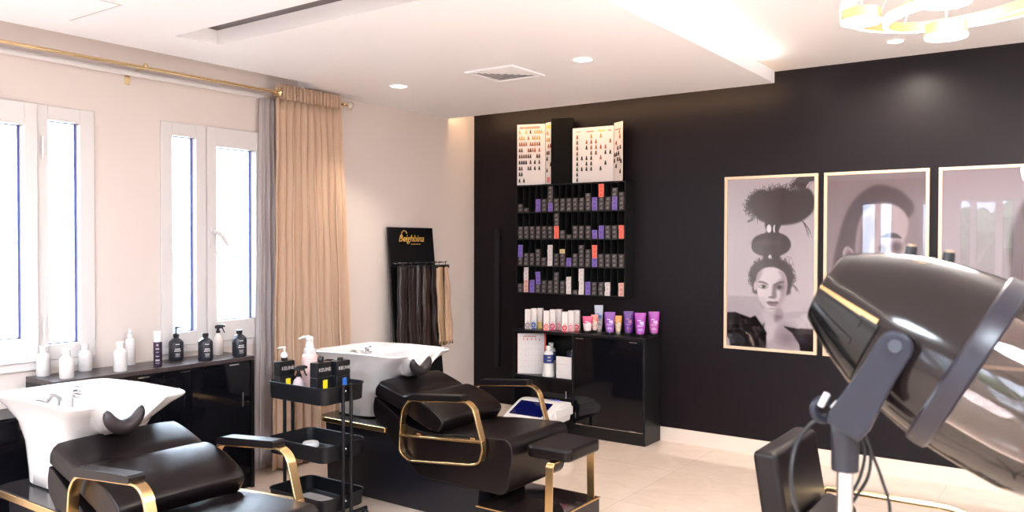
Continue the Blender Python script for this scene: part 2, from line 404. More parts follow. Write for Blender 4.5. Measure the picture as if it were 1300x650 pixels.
def sheet(y0t, y1t, y0b, y1b, xt, xb, zt, zb, nf, ampt, ampb, nz=26, per=14, seed=0, jitter=.3, head=0):
    rs = np.random.default_rng(seed); bm = B(); n = nf*per; ph = rs.normal(0, jitter, nf+1)
    rows = []
    for k in range(nz+1):
        t_ = k/nz; z = zt+(zb-zt)*t_; s = t_**.8
        row = []
        for i in range(n+1):
            u = i/n; q = u*nf; j = int(min(q, nf-1)); w = q*2*PI + (ph[j]*(1-(q-j))+ph[j+1]*(q-j))*s
            amp = (ampt*(1-s)+ampb*s)*(1+.35*math.sin(j*2.3+seed))
            if head and k <= 1: amp = ampt*.55; w = q*2*PI
            y = (y0t+(y1t-y0t)*u)*(1-s)+(y0b+(y1b-y0b)*u)*s
            row.append(bm.verts.new((xt*(1-s)+xb*s+amp*math.sin(w)+.004*math.sin(z*9+i*.07), y+amp*.35*math.sin(2*w), z)))
        rows.append(row)
    for a, b in zip(rows, rows[1:]):
        for i in range(n): bm.faces.new((a[i], a[i+1], b[i+1], b[i]))
    return bm
t = thing('curtain', (.14, -2.1, 0), 'tan pleated floor-length curtain gathered beside the right-hand window', 'curtain')
o = obj('curtain_panel', sheet(-2.40, -1.80, -2.50, -1.70, .135, .17, 2.600, .025, 10, .014, .034, seed=3, jitter=.8), CURT, t)
o.modifiers.new('thick', 'SOLIDIFY').thickness = .002
o = obj('pleated_heading', sheet(-2.39, -1.80, -2.39, -1.80, .135, .135, 2.700, 2.598, 19, .014, .016, nz=4, seed=5, jitter=0), CURT, t)
o.modifiers.new('thick', 'SOLIDIFY').thickness = .004
o = obj('curtain', sheet(-2.47, -2.28, -2.52, -2.22, .045, .055, 2.60, .03, 6, .012, .022, seed=8), SHEER)
o.modifiers.new('thick', 'SOLIDIFY').thickness = .002
tag(o, 'narrow grey curtain hanging behind the tan one on the window side', 'curtain')

# ------------------------------------------------------------------ window-side cabinet
t = thing('cabinet', (.16, -3.36, 0), 'long low black cabinet under the windows carrying the white and dark bottles', 'cabinet')
obj('worktop', bx(.014, .325, -4.0, -2.735, .832, .858), BLKTOP, t, bevel=.0015, smooth=False)
bm = B(); box(bm, .014, .31, -4.0, -3.978, .0, .832); box(bm, .014, .325, -2.757, -2.735, .0, .832); box(bm, .014, .03, -3.978, -2.757, .1, .832)
box(bm, .03, .30, -3.978, -2.757, .075, .095); box(bm, .29, .30, -3.978, -2.757, 0, .075)
obj('cabinet_body', bm, BLKLAM, t, smooth=False)
for a, b in ((-3.975, -3.37), (-3.366, -2.76)):
    d = obj('door', bx(.302, .318, a, b, .10, .826), BLKGL, t, bevel=.001, smooth=False)
    hb = bx(.318, .326, b-.068 if b > -3 else a+.05, (b-.068 if b > -3 else a+.05)+.010, .54, .63); obj('handle', hb, SILVER, d, smooth=False)
    obj('hinge_clip', bx(.318, .321, a+.10, a+.17, .812, .820), SILVER, d, smooth=False); obj('hinge_clip', bx(.318, .321, b-.16, b-.09, .812, .820), SILVER, d, smooth=False)
# low box left of it
t = thing('storage_cabinet', (.16, -4.4, 0), 'lower plain black cabinet at the left edge behind the basin', 'cabinet')
obj('cabinet_body', bx(.014, .30, -4.75, -4.03, 0, .70), BLKLAM, t, smooth=False, bevel=.002)
obj('door', bx(.30, .316, -4.74, -4.04, .06, .69), BLKGL, t, smooth=False, bevel=.002)

# bottles ------------------------------------------------------------
ZC = .858
def print_lines(bm, c, r, z, rows, a0, w, mi):
    """small raised print on a round bottle, centred at azimuth a0"""
    for (dz, hw, th) in rows:
        n = 6
        for s in range(n):
            t0 = a0-w*hw+2*w*hw*s/n; t1 = a0-w*hw+2*w*hw*(s+.8)/n
            p = [(c[0]+r*math.cos(q), c[1]+r*math.sin(q)) for q in (t0, t1)]
            v = [bm.verts.new((p[0][0], p[0][1], z+dz)), bm.verts.new((p[1][0], p[1][1], z+dz)), bm.verts.new((p[1][0], p[1][1], z+dz+th)), bm.verts.new((p[0][0], p[0][1], z+dz+th))]
            bm.faces.new(v).material_index = mi
A0 = -.62
def white_bottle(x, y, r, h, label, z=ZC, group='white shampoo bottles on the window-side cabinet'):
    t = thing('shampoo_bottle', (x, y, z), label, 'bottle', group)
    bm = B(); lathe(bm, (x, y, z), [(r*.92, 0), (r, .004), (r, h*.60), (r*.97, h*.66), (r*.72, h*.73), (r*.50, h*.77), (r*.50, h*.80)])
    obj('bottle_body', bm, WLABEL, t)
    bm = B(); print_lines(bm, (x, y), r+.0006, z, [(h*.50, .3, .004), (h*.44, .5, .003), (h*.40, .4, .003), (h*.2, .5, .002), (h*.16, .5, .002)], A0, .8, 0)
    obj('label_print', bm, mat('pale_print', (.60, .57, .60), .6), t, smooth=False)
    bm = B(); lathe(bm, (x, y, z+h*.80), [(r*.54, 0), (r*.56, .003), (r*.56, h*.13), (r*.66, h*.15), (r*.66, h*.19), (r*.6, h*.20)]); obj('cap', bm, WPLAST, t)
    return t
white_bottle(.065, -3.93, .036, .167, 'white round-shouldered bottle furthest left, against the window wall')
white_bottle(.245, -3.893, .037, .160, 'white bottle at the front edge, second from the left end')
white_bottle(.065, -3.70, .036, .154, 'white bottle near the wall, just right of the leftmost window')
white_bottle(.245, -3.593, .037, .170, 'white bottle at the front edge before the tall white spray')
# tall white spray
x, y, r, h = .06, -3.427, .029, .215
t = thing('spray_bottle', (x, y, ZC), 'tall slim white pump spray bottle by the wall between the windows', 'bottle')
bm = B(); lathe(bm, (x, y, ZC), [(r*.9, 0), (r, .004), (r, h*.66), (r*.9, h*.72), (r*.5, h*.76), (r*.5, h*.79)]); obj('bottle_body', bm, WLABEL, t)
bm = B(); print_lines(bm, (x, y), r+.0006, ZC, [(h*.55, .5, .003), (h*.45, .6, .003), (h*.2, .6, .002), (h*.12, .7, .003)], A0, .8, 0); obj('label_print', bm, GREYTX, t, smooth=False)
bm = B(); lathe(bm, (x, y, ZC+h*.79), [(r*.55, 0), (r*.55, .014), (r*.36, .018), (r*.34, .038), (r*.28, .046)]); box(bm, x, x+.022, y-.005, y+.005, ZC+h*.79+.026, ZC+h*.79+.036); obj('spray_head', bm, WPLAST, t)
# mousse can
x, y, r, h = .25, -3.365, .0245, .213
t = thing('mousse_can', (x, y, ZC), 'slim dark purple styling can with frosted clear cap', 'can')
bm = B(); lathe(bm, (x, y, ZC), [(r*.93, 0), (r, .003), (r, h*.66), (r*.96, h*.69)]); obj('can_body', bm, mat('aubergine_can', (.035, .018, .045), .3), t)
bm = B(); print_lines(bm, (x, y), r+.0006, ZC, [(h*.58, .3, .012), (h*.48, .5, .009), (h*.40, .4, .004), (h*.28, .5, .006), (h*.16, .6, .010), (h*.10, .6, .003)], A0, .8, 0); obj('label_print', bm, GREYTX, t, smooth=False)
bm = B(); lathe(bm, (x, y, ZC+h*.69), [(r*.98, 0), (r*.98, h*.26), (r*.85, h*.30), (r*.5, h*.31)]); obj('cap', bm, FROST, t)
def dark_bottle(x, y, r, h, label, pump=False, nm='shampoo_bottle'):
    t = thing(nm, (x, y, ZC), label, 'bottle', 'dark round bottles on the window-side cabinet')
    hb = h if not pump else h*.76
    bm = B(); lathe(bm, (x, y, ZC), [(r*.9, 0), (r, .006), (r, hb*.66), (r*.93, hb*.71), (r*.58, hb*.80), (r*.36, hb*.84), (r*.36, hb*.87)]); obj('bottle_body', bm, NAVYB, t)
    bm = B(); print_lines(bm, (x, y), r+.0006, ZC, [(hb*.60, .35, .004), (hb*.42, .45, .006), (hb*.35, .55, .006), (hb*.25, .4, .003), (hb*.2, .35, .003), (hb*.15, .4, .002)], -.35, .8, 0)
    obj('label_print', bm, WTX, t, smooth=False)
    bm = B()
    if pump:
        z = ZC+hb*.87
        lathe(bm, (x, y, z), [(r*.40, 0), (r*.42, .016), (r*.25, .022), (r*.10, .026), (r*.10, .052), (r*.16, .054), (r*.16, .062)])
        tube(bm, [(x, y, z+.060), (x+.015, y+.022, z+.060), (x+.022, y+.034, z+.054)], [.005, .0045, .003], 8)
        obj('pump', bm, BLKPL, t)
    else:
        lathe(bm, (x, y, ZC+hb*.87), [(r*.40, 0), (r*.42, .004), (r*.42, hb*.12), (r*.38, hb*.13)]); obj('cap', bm, BLKPL, t)
    return t
dark_bottle(.09, -3.144, .0445, .217, 'black round bottle with a pump, by the left part of the right window', True, 'pump_bottle')
dark_bottle(.25, -3.044, .0445, .170, 'black capped bottle at the front edge, in front of the clear trigger spray')
dark_bottle(.27, -2.809, .0455, .171, 'black capped bottle at the right end of the cabinet')
def trigger_head(bm, x, y, z, s=1, ang=.6):
    c, sn = math.cos(ang), math.sin(ang)
    lathe(bm, (x, y, z), [(.013*s, 0), (.014*s, .014*s), (.009*s, .018*s), (.009*s, .03*s)], 14)
    P2 = [(-.018, .030), (-.020, .046), (-.006, .054), (.030, .056), (.044, .050), (.044, .040), (.026, .038), (.020, .030)]
    def rp(pts, w):
        a = [(x+u*s*c-w*sn, y+u*s*sn+w*c, z+v*s) for u, v in pts]; b = [(x+u*s*c+w*sn, y+u*s*sn-w*c, z+v*s) for u, v in pts]; loft(bm, [a, b])
    rp(P2, .008*s)
    rp([(.020, .040), (.030, .038), (.036, .018), (.044, .004), (.038, .000), (.029, .016)], .004*s)
x, y, h = .09, -2.841, .197
t = thing('trigger_bottle', (x, y, ZC), 'clear bottle with black trigger spray behind the front black bottle', 'bottle')
bm = B(); lathe(bm, (x, y, ZC), [(.030, 0), (.033, .005), (.033, .085), (.030, .10), (.014, .135), (.012, .142)]); obj('bottle_body', bm, mat('clear_beige', (.80, .74, .72), .15, alpha=.8), t)
bm = B(); trigger_head(bm, x, y, ZC+.142, 1.0, .9); obj('trigger', bm, BLKPL, t)

# ------------------------------------------------------------------ backwash unit (chair + basin)
YC = -2.23
def make_unit():
    t = thing('shampoo_chair', (1.5, YC, 0), 'black leather backwash chair with gold arms and white basin, further one near the tall curtain', 'salon chair', 'backwash chairs with white basins')
    # plinth
    bm = B(); prism(bm, rounded([(.72, 0), (1.95, 0), (1.965, .30), (1.40, .42), (1.20, .455), (.70, .455)], .01, 2), YC-.235, YC+.235)
    obj('plinth', bm, mat('plinth_panel', (.008, .008, .012), .28), t, bevel=.004)
    P0 = rounded([(.69, YC-.30), (1.30, YC-.30), (1.30, YC+.30), (.69, YC+.30)], [.09, .01, .01, .09], 6)
    bm = B(); prism(bm, P0, .455, .482, 'z'); o = obj('platform', bm, [mat('glossy_black_glass', (.02, .018, .02), .04)], t, bevel=.002)
    # gold rim of the platform
    P1 = rounded([(.684, YC-.306), (1.30, YC-.306), (1.30, YC+.306), (.684, YC+.306)], [.095, .01, .01, .095], 6)
    bm = B(); prism(bm, P1, .448, .478, 'z'); g_ = obj('platform_rim', bm, GOLD, o, bevel=.002)
    # seat body
    prof = [(1.565, .225), (2.165, .220), (2.20, .25), (2.232, .44), (2.226, .50), (2.19, .528), (1.85, .512), (1.66, .49), (1.50, .50), (1.20, .655), (1.186, .60), (1.19, .54), (1.262, .470)]
    bm = B(); prism(bm, rounded(prof, [.03, .03, .03, .03, .03, .04, .03, .05, .05, .01, .02, .03, .02], 5), YC-.29, YC+.29)
    obj('seat', bm, LEATHER, t, bevel=.022, seg=4)
    # back cushion: closed profile swept across, puffed in the middle
    top = catmull([(1.228, 0, .748), (1.30, 0, .730), (1.40, 0, .694), (1.44, 0, .674), (1.48, 0, .684), (1.56, 0, .668), (1.66, 0, .632), (1.73, 0, .585), (1.745, 0, .545), (1.71, 0, .49)], 5)
    low = [Vector((1.62, 0, .505)), Vector((1.40, 0, .60)), Vector((1.195, 0, .668)), Vector((1.20, 0, .715))]
    poly = top+low; cx_, cz_ = 1.45, .62
    bm = B(); rings = []
    for k in range(25):
        v = -1+2*k/24; y = YC+v*.290
        
        e = 1-.10*max(0, (abs(v)-.92)/.08)**2
        puff = .010*(1-v**4)
        wv = .5+.5*math.tanh((v+.35)*6)*1
        rg = []
        for q, p in enumerate(poly):
            dx, dz = p.x-cx_, p.z-cz_
            on = 1 if q < len(top) else 0
            crease = math.exp(-((p.x-1.445)/.03)**2)*on
            fill = .016*crease*(1-wv)
            rg.append((cx_+dx*(1-(1-e)*.25), y, cz_+dz*e+(puff*(1-crease)+fill)*on))
        rings.append(rg)
    loft(bm, rings)
    obj('backrest', bm, LEATHER, t, bevel=.008, seg=3, angle=65)
    # arm loops (flat gold bar)
    loop = [(1.447, .36), (1.450, .47), (1.468, .62), (1.52, .681), (1.95, .722), (2.004, .688), (2.075, .47), (2.05, .385), (1.99, .365), (1.52, .316)]
    path = rounded(loop, [.05, .02, .03, .05, .06, .05, .03, .05, .05, .05], 6)
    for s in (-1, 1):
        yo, yi = YC+s*.345, YC+s*.300
        bm = B(); n = len(path); rr = []
        c = Vector((sum(p[0] for p in path)/n, sum(p[1] for p in path)/n))
        for i, p in enumerate(path):
            tn = (Vector(path[(i+1) % n])-Vector(path[i-1])).normalized(); nn = Vector((tn.y, -tn.x))
            if nn.dot(Vector(p)-c) < 0: nn = -nn
            a = Vector(p); b = a-nn*.011
            rr.append([(a.x, yo, a.y), (a.x, yi, a.y), (b.x, yi, b.y), (b.x, yo, b.y)])
        rr.append(rr[0]); loft(bm, rr, False, False)
        prism(bm, [(1.452, .456), (2.066, .500), (2.064, .512), (1.453, .468)], yo, yi)
        for xx, zz in ((1.55, .46), (1.95, .49)):
            box(bm, xx, xx+.03, min(yi, YC+s*.27), max(yi, YC+s*.27), zz, zz+.02)
        bmesh.ops.remove_doubles(bm, verts=bm.verts, dist=1e-5)
        arm = obj('armrest', bm, GOLD, t, bevel=.0015, seg=1, angle=30)
        bm = B(); yc = YC+s*.322
        prism(bm, rounded([(1.525, .677), (1.93, .7165), (1.93, .748), (1.56, .716), (1.53, .702)], [.004, .01, .016, .02, .012], 4), yc-.033, yc+.033)
        obj('arm_pad', bm, LEATHER, arm, bevel=.014, seg=5)['label'] = 'black leather arm pad'
    # foot rest
    bm = B(); prism(bm, rounded([(2.245, YC-.19), (2.52, YC-.175), (2.52, YC+.175), (2.245, YC+.19)], .045, 5), .425, .492, 'z')
    fr = obj('footrest', bm, LEATHER, t, bevel=.016, seg=4)
    for s in (-1, 1):
        pa = rounded([(YC+s*.10, .418), (YC+s*.215, .418), (YC+s*.222, .13)], [0, .03, 0], 5)
        q = [Vector(p) for p in pa]; pts = []
        for i, p in enumerate(q):
            tn = (q[min(i+1, len(q)-1)]-q[max(i-1, 0)]).normalized(); pts.append(p+Vector((tn.y, -tn.x))*(-.005*s))
        back = [p+Vector((0, 0)) for p in q]
        poly2 = [tuple(p) for p in back]+[tuple(p) for p in pts[::-1]]
        bm = B()
        n = len(q)
        rr = [[(2.40, a[0], a[1]), (2.448, a[0], a[1]), (2.448, b.x, b.y), (2.40, b.x, b.y)] for a, b in zip([tuple(p) for p in q], pts)]
        loft(bm, rr); obj('footrest_leg', bm, GOLD, t, bevel=.001, seg=1)
    bm = B(); prism(bm, [(1.975, YC-.270), (2.455, YC-.270), (2.455, YC+.270), (1.975, YC+.270)], .0, .126, 'z')
    fb = obj('foot_base', bm, mat('base_panel', (.008, .008, .010), .22), t, bevel=.002)
    bm = B(); prism(bm, [(1.97, YC-.275), (2.460, YC-.275), (2.460, YC+.275), (1.97, YC+.275)], .120, .1265, 'z'); obj('base_rim', bm, GOLD, fb)
    bm = B(); prism(bm, [(1.98, YC-.260), (2.445, YC-.260), (2.445, YC+.260), (1.98, YC+.260)], .1262, .1285, 'z'); obj('base_top', bm, mat('gloss_top', (.015, .01, .01), .05), fb)
    # basin
    N = 144; bm = B()
    def sec(x0, x1, hy, z, e, dz=0): return [(p[0], p[1], z+dz) for p in ring(((x0+x1)/2, YC), (x1-x0)/2, hy, z, N, e)]
    S_ = [(.72, 1.08, .175, .484, 3.2), (.705, 1.10, .19, .492, 3.4), (.70, 1.115, .193, .56, 3.5), (.685, 1.15, .203, .68, 3.6), (.66, 1.22, .225, .78, 4.2), (.625, 1.31, .255, .855, 7), (.598, 1.355, .275, .888, 10),
          (.592, 1.362, .281, .898, 10), (.596, 1.358, .277, .905, 10), (.604, 1.350, .270, .908, 9.5), (.614, 1.340, .260, .905, 9), (.622, 1.332, .252, .894, 8), (.65, 1.29, .232, .84, 4.6), (.70, 1.22, .205, .76, 3.4), (.76, 1.14, .17, .71, 2.8), (.85, 1.05, .10, .69, 2.3), (.92, .98, .03, .685, 2)]
    rings = [sec(*s) for s in S_]
    def ss(a, b, v): v = min(max((v-a)/(b-a), 0), 1); return v*v*(3-2*v)
    for rg in rings:
        for i, (px, py, pz) in enumerate(rg):
            g = math.exp(-(abs(py-YC+.05)/.092)**6); w = ss(1.18, 1.29, px)*ss(.76, .89, pz)
            back = ss(1.0, .6, px)
            rg[i] = (px-.012*g*w, py, pz-.118*g*w-.012*back*ss(.7, .9, pz))
    loft(bm, rings)
    bs = obj('basin', bm, CERAM, t, angle=60)
    bm = B(); lathe(bm, (.95, YC, .684), [(.026, 0), (.026, .006), (.018, .008)], 20); obj('drain', bm, CHROME, bs)
    # neck cushion: a crescent lying in the notch
    bm = B(); pa = []; ra = []
    for k in range(25):
        a = -1.0+2.0*k/24; 
        pa.append((1.358+.008*abs(a)**2, YC-.05+.080*math.sin(a*1.40), .797+.100*(1-math.cos(a*1.40)))); ra.append(.030*(1-abs(a)**2.6)**.55+.003)
    tube(bm, pa, ra, 16)
    obj('neck_rest', bm, mat('soft_black_rubber', (.022, .016, .018), .42), t)
    # tap, lever and shower hose
    tx, ty = .80, YC+.02
    bm = B(); box(bm, tx-.022, tx+.022, ty-.022, ty+.022, .735, .885); box(bm, tx-.018, tx+.06, ty-.014, ty+.014, .855, .872); box(bm, tx-.022, tx+.05, ty-.016, ty+.016, .895, .905); box(bm, tx-.010, tx+.010, ty-.010, ty+.010, .885, .896)
    obj('tap', bm, CHROME, bs, bevel=.004, seg=3)
    hp = []
    for q in range(40):
        a = q/39*2*PI*2.2; hp.append((.80+.012*math.sin(a*.7), YC-.085+.040*math.cos(a), .838+.040*math.sin(a)+.004*q/39))
    hp += [(.83, YC-.15, .82), (.86, YC-.19, .80)]
    bm = B(); tube(bm, hp, .0075, 8); obj('shower_hose', bm, mat('ribbed_steel', (.6, .6, .62), .3, metal=1), bs)
    bm = B(); tube(bm, [(.86, YC-.14, .852), (.85, YC-.17, .862), (.85, YC-.215, .850)], [.013, .019, .026], 14)
    obj('shower_head', bm, CHROME, bs)
    return t
unit = make_unit()
unit2 = dup(unit, (0, -1.92, 0), 'black leather backwash chair with gold arms and white basin, nearer one at the lower left')

# ------------------------------------------------------------------ trolley
TX0, TX1, TY0, TY1 = .845, 1.325, -3.045, -2.715
t = thing('trolley', (1.085, -2.88, 0), 'black three-tier metal trolley between the two basins', 'trolley')
def tray(z1, dep):
    o_ = rounded([(TX0, TY0), (TX1, TY0), (TX1, TY1), (TX0, TY1)], .055, 7)
    def off(d): return rounded([(TX0+d, TY0+d), (TX1-d, TY0+d), (TX1-d, TY1-d), (TX0+d, TY1-d)], .055-d*.6, 7)
    L_ = [(.010, z1-dep), (0.004, z1-dep+.004), (0, z1-.012), (-.004, z1-.010), (-.005, z1-.002), (-.003, z1), (.001, z1-.002), (.003, z1-.010), (.007, z1-dep+.008), (.014, z1-dep+.004)]
    bm = B(); loft(bm, [[(p[0], p[1], z) for p in off(d)] for d, z in L_]); return bm
for z1, dep in ((.79, .10), (.462, .095), (.166, .09)):
    obj('tray', tray(z1, dep), BLKMET, t)
    bm = B()
    for yy in (-2.88,):
        lathe(bm, (0, 0, 0), [(.006, 0), (.006, .003), (.003, .005)], 12)
        bmesh.ops.transform(bm, matrix=Matrix.Translation((TX1+.006, yy, z1-.035)) @ Matrix.Rotation(PI/2, 4, 'Y'), verts=bm.verts)
    obj('screw', bm, SILVER, t)
for xx in (TX0-.006, TX1+.016):
    for yy in (-2.910, -2.850):
        bm = B(); tube(bm, [(xx, yy, .05), (xx, yy, .795)], .0105, 12); obj('post', bm, BLKMET, t)
    bm = B(); tube(bm, [(xx, -3.03, .055), (xx, -2.73, .055)], .012, 10); obj('foot_bar', bm, BLKMET, t)
    for yy in (-3.02, -2.74):
        bm = B(); lathe(bm, (0, 0, -.012), [(.020, 0), (.024, .004), (.024, .02), (.020, .024)], 18)
        bmesh.ops.transform(bm, matrix=Matrix.Translation((xx, yy, .024)) @ Matrix.Rotation(PI/2, 4, 'X'), verts=bm.verts)
        obj('castor', bm, BLKPL, t)
ZB = .694
def keune(x, y0, y1, dx, label, sq, pump=None, z0=ZB, z1=.905):
    yc = (y0+y1)/2
    t = thing('developer_bottle', (x-dx/2, yc, z0), label, 'bottle', 'square black bottles in the top tray')
    zg = z0+(z1-z0)*.60
    bm = B(); box(bm, x-dx, x, y0, y1, z0, zg-.0015); box(bm, x-dx, x, y0, y1, zg+.0015, z1); box(bm, x-dx+.002, x-.002, y0+.002, y1-.002, zg-.002, zg+.002)
    obj('bottle_body', bm, mat('black_box_bottle', (.009, .009, .011), .32), t, bevel=.004)
    o = text_obj('brand_lettering', 'KEUNE', .029, facing_x(x+.0004, yc+.006, z0+(z1-z0)*.80), GREYTX, t)
    o['label'] = 'grey KEUNE lettering'
    bm = B(); s = .034; cy = yc+.008; box(bm, x, x+.0006, cy-s/2, cy+s/2, z0+(z1-z0)*.27, z0+(z1-z0)*.27+.052); o = obj('colour_label', bm, sq, t, smooth=False)
    bm = B()
    for k in range(3): box(bm, x, x+.0006, cy-.006+k*.005, cy-.003+k*.005, z0+(z1-z0)*.50, z0+(z1-z0)*.50+.006)
    obj('volume_print', bm, GREYTX, t, smooth=False)
    xm = x-dx/2
    bm = B()
    if pump:
        lathe(bm, (xm, yc, z1), [(.017, 0), (.019, .004), (.019, .018), (.016, .020)], 18); obj('neck', bm, BLKPL, t)
        bm = B(); lathe(bm, (xm, yc, z1+.020), [(.020, 0), (.022, .012), (.015, .024), (.006, .030), (.006, .050), (.009, .052), (.009, .062), (.006, .064)], 18)
        tube(bm, [(xm, yc, z1+.078), (xm-.01, yc-.03, z1+.077), (xm-.012, yc-.042, z1+.072)], [.006, .005, .004], 8); obj('pump', bm, WPLAST, t)
    else:
        lathe(bm, (xm, yc, z1), [(.016, 0), (.018, .003), (.018, .030 if 'yellow' in label else .014), (.015, .034 if 'yellow' in label else .017)], 18); obj('cap', bm, BLKPL, t)
keune(.95, -3.038, -2.925, .05, 'square black bottle with white pump and yellow label, left in the tray', YEL, True)
keune(1.17, -2.950, -2.842, .06, 'square black bottle with black cap and yellow label, tray front', YEL)
keune(1.20, -2.826, -2.722, .06, 'square black bottle with blue label, right in the top tray', BLU)
x, y = .93, -2.795
t = thing('pump_bottle', (x, y, ZB), 'pale pink bottle with a large white pump, behind the black ones', 'bottle')
bm = B(); lathe(bm, (x, y, ZB), [(.044, 0), (.046, .004), (.046, .215), (.042, .226), (.036, .232)]); obj('bottle_body', bm, PINKL, t)
bm = B(); print_lines(bm, (x, y), .0466, ZB, [(.20, .3, .004), (.185, .5, .003), (.17, .5, .002)], A0, .8, 0); obj('label_print', bm, mat('pink_print', (.7, .4, .42), .6), t, smooth=False)
bm = B(); lathe(bm, (x, y, ZB+.232), [(.036, 0), (.036, .030), (.026, .034), (.024, .055), (.022, .058), (.022, .085), (.024, .088), (.020, .105), (.010, .108)])
tube(bm, [(x, y, ZB+.332), (x-.02, y-.03, ZB+.334), (x-.035, y-.055, ZB+.322)], [.012, .009, .004], 10); obj('pump', bm, WPLAST, t)
x, y = 1.02, -2.957
t = thing('trigger_bottle', (x, y, ZB), 'small clear pinkish bottle with black trigger spray in the tray', 'bottle')
bm = B(); lathe(bm, (x, y, ZB), [(.028, 0), (.032, .004), (.032, .085), (.026, .105), (.013, .118), (.012, .124)]); obj('bottle_body', bm, mat('clear_pink', (.72, .62, .66), .1, alpha=.75), t)
bm = B(); trigger_head(bm, x, y, ZB+.124, 1.15, 1.1); obj('trigger', bm, BLKPL, t)
x, y = 1.09, -2.765
t = thing('trigger_bottle', (x, y, ZB), 'white bottle with black trigger, wedged between the tray bottles', 'bottle')
bm = B(); lathe(bm, (x, y, ZB), [(.026, 0), (.028, .004), (.028, .120), (.02, .145), (.012, .155)]); obj('bottle_body', bm, WPLAST, t)
bm = B(); trigger_head(bm, x, y, ZB+.155, 1.0, -2.2); obj('trigger', bm, BLKPL, t)
bm = B(); x, y, z = .955, -2.81, .372
lathe(bm, (x, y, z), [(.046, 0), (.05, .004), (.05, .02), (.044, .028), (.024, .030), (.020, .026)], 28)
tag(obj('tape_dispenser', bm, mat('clear_disc', (.72, .72, .74), .15, alpha=.8), origin=(x, y, z)), 'clear round plastic dispenser lying in the middle tray', 'dispenser')
# mesh net pad in the bottom tray
bm = B(); x0, y0 = .92, -2.93; n = 14
for i in range(n):
    for j in range(9):
        a = x0+i*.016; b = y0+j*.016; zz = .0815+.020*math.sin(PI*(i+.5)/n)*math.sin(PI*(j+.5)/9)
        box(bm, a, a+.010, b, b+.010, zz, zz+.004)
box(bm, x0, x0+n*.016-.006, y0, y0+9*.016-.006, .0805, .0812)
tag(obj('bristle_mat', bm, mat('pale_mesh', (.50, .47, .47), .5), smooth=False, origin=(1.04, -2.9, .08)), 'small pale perforated pad lying in the bottom tray', 'pad')

# ------------------------------------------------------------------ hair extension display
t = thing('extension_display', (.12, -.94, 0), 'tall black display board with gold script leaning on the beige wall', 'display board')
bm = B()
def brd(z): return .045+.16*(1-z/1.722)
loft(bm, [[(brd(0), -1.245, 0), (brd(0), -.655, 0), (brd(0)+.018, -.655, 0), (brd(0)+.018, -1.245, 0)], [(brd(1.722), -1.222, 1.722), (brd(1.722), -.672, 1.722), (brd(1.722)+.018, -.672, 1.722), (brd(1.722)+.018, -1.222, 1.722)]])
obj('board', bm, mat('black_board', (.006, .006, .007), .25), t, smooth=False)
xb = brd(1.60)+.020
GTX = mat('gold_script', (.62, .38, .10), .4)
o = text_obj('logo_lettering', 'Beighbina', .082, facing_x(xb+.001, -.955, 1.628), GTX, t, .0015, shear=.25); o['label'] = 'gold script lettering'
bm = B(); 
path = [(xb+.002, -1.045+.035*math.cos(a), 1.655+.04*math.sin(a)) for a in np.linspace(.4, 5.9, 20)]
tube(bm, path, .0035, 6); box(bm, xb, xb+.001, -.96, -.84, 1.580, 1.584); obj('logo_swirl', bm, GTX, t)
bm = B(); box(bm, xb, xb+.001, -.862, -.832, 1.44, 1.56); box(bm, xb, xb+.001, -.83, -.70, 1.535, 1.538); obj('small_print', bm, mat('dim_print', (.07, .07, .07), .5), t, smooth=False)
bm = B(); xr = .155
tube(bm, [(xr, -1.235, 1.425), (xr, -.60, 1.425)], .004, 8)
for k in range(9): tube(bm, [(brd(1.42)+.01, -1.20+k*.072, 1.425), (xr, -1.20+k*.072, 1.428), (xr+.035, -1.20+k*.072, 1.432)], .003, 6)
obj('hanging_rail', bm, CHROME, t)
def hairm(name, c, c2):
    m = mat(name, c, .4, spec=.5); nt = m.node_tree; b = nt.nodes['Principled BSDF']
    tc = nt.nodes.new('ShaderNodeTexCoord'); mp = nt.nodes.new('ShaderNodeMapping'); mp.inputs['Scale'].default_value = (60, 60, 1.5)
    n = nt.nodes.new('ShaderNodeTexNoise'); n.inputs['Scale'].default_value = 3; mx = nt.nodes.new('ShaderNodeMixRGB')
    mx.inputs[1].default_value = (*c, 1); mx.inputs[2].default_value = (*c2, 1)
    nt.links.new(tc.outputs['Object'], mp.inputs[0]); nt.links.new(mp.outputs[0], n.inputs['Vector']); nt.links.new(n.outputs['Fac'], mx.inputs[0]); nt.links.new(mx.outputs[0], b.inputs['Base Color'])
    return m
HD = hairm('dark_brown_hair', (.006, .003, .003), (.030, .016, .014)); HM = hairm('brown_hair', (.018, .008, .006), (.07, .032, .024)); HB = hairm('blonde_hair', (.62, .40, .22), (.85, .62, .40)); HL = hairm('ash_blonde_hair', (.40, .26, .18), (.62, .43, .32))
HP = [(-1.17, .060, HD, True, 'dark brown hair pack in clear sleeve, leftmost on the rail'), (-1.065, .050, HD, False, 'very dark hair pack, second from the left on the rail'),
      (-.985, .040, HD, True, 'thin dark hair pack in the middle of the rail'), (-.885, .062, HM, True, 'mid brown hair pack in clear sleeve next to the blonde ones'),
      (-.790, .028, HD, False, 'narrow dark hair pack just left of the blonde hair'), (-.715, .056, HB, True, 'light blonde hair pack near the right end of the rail'), (-.628, .040, HL, False, 'ash blonde hair pack at the right end of the rail')]
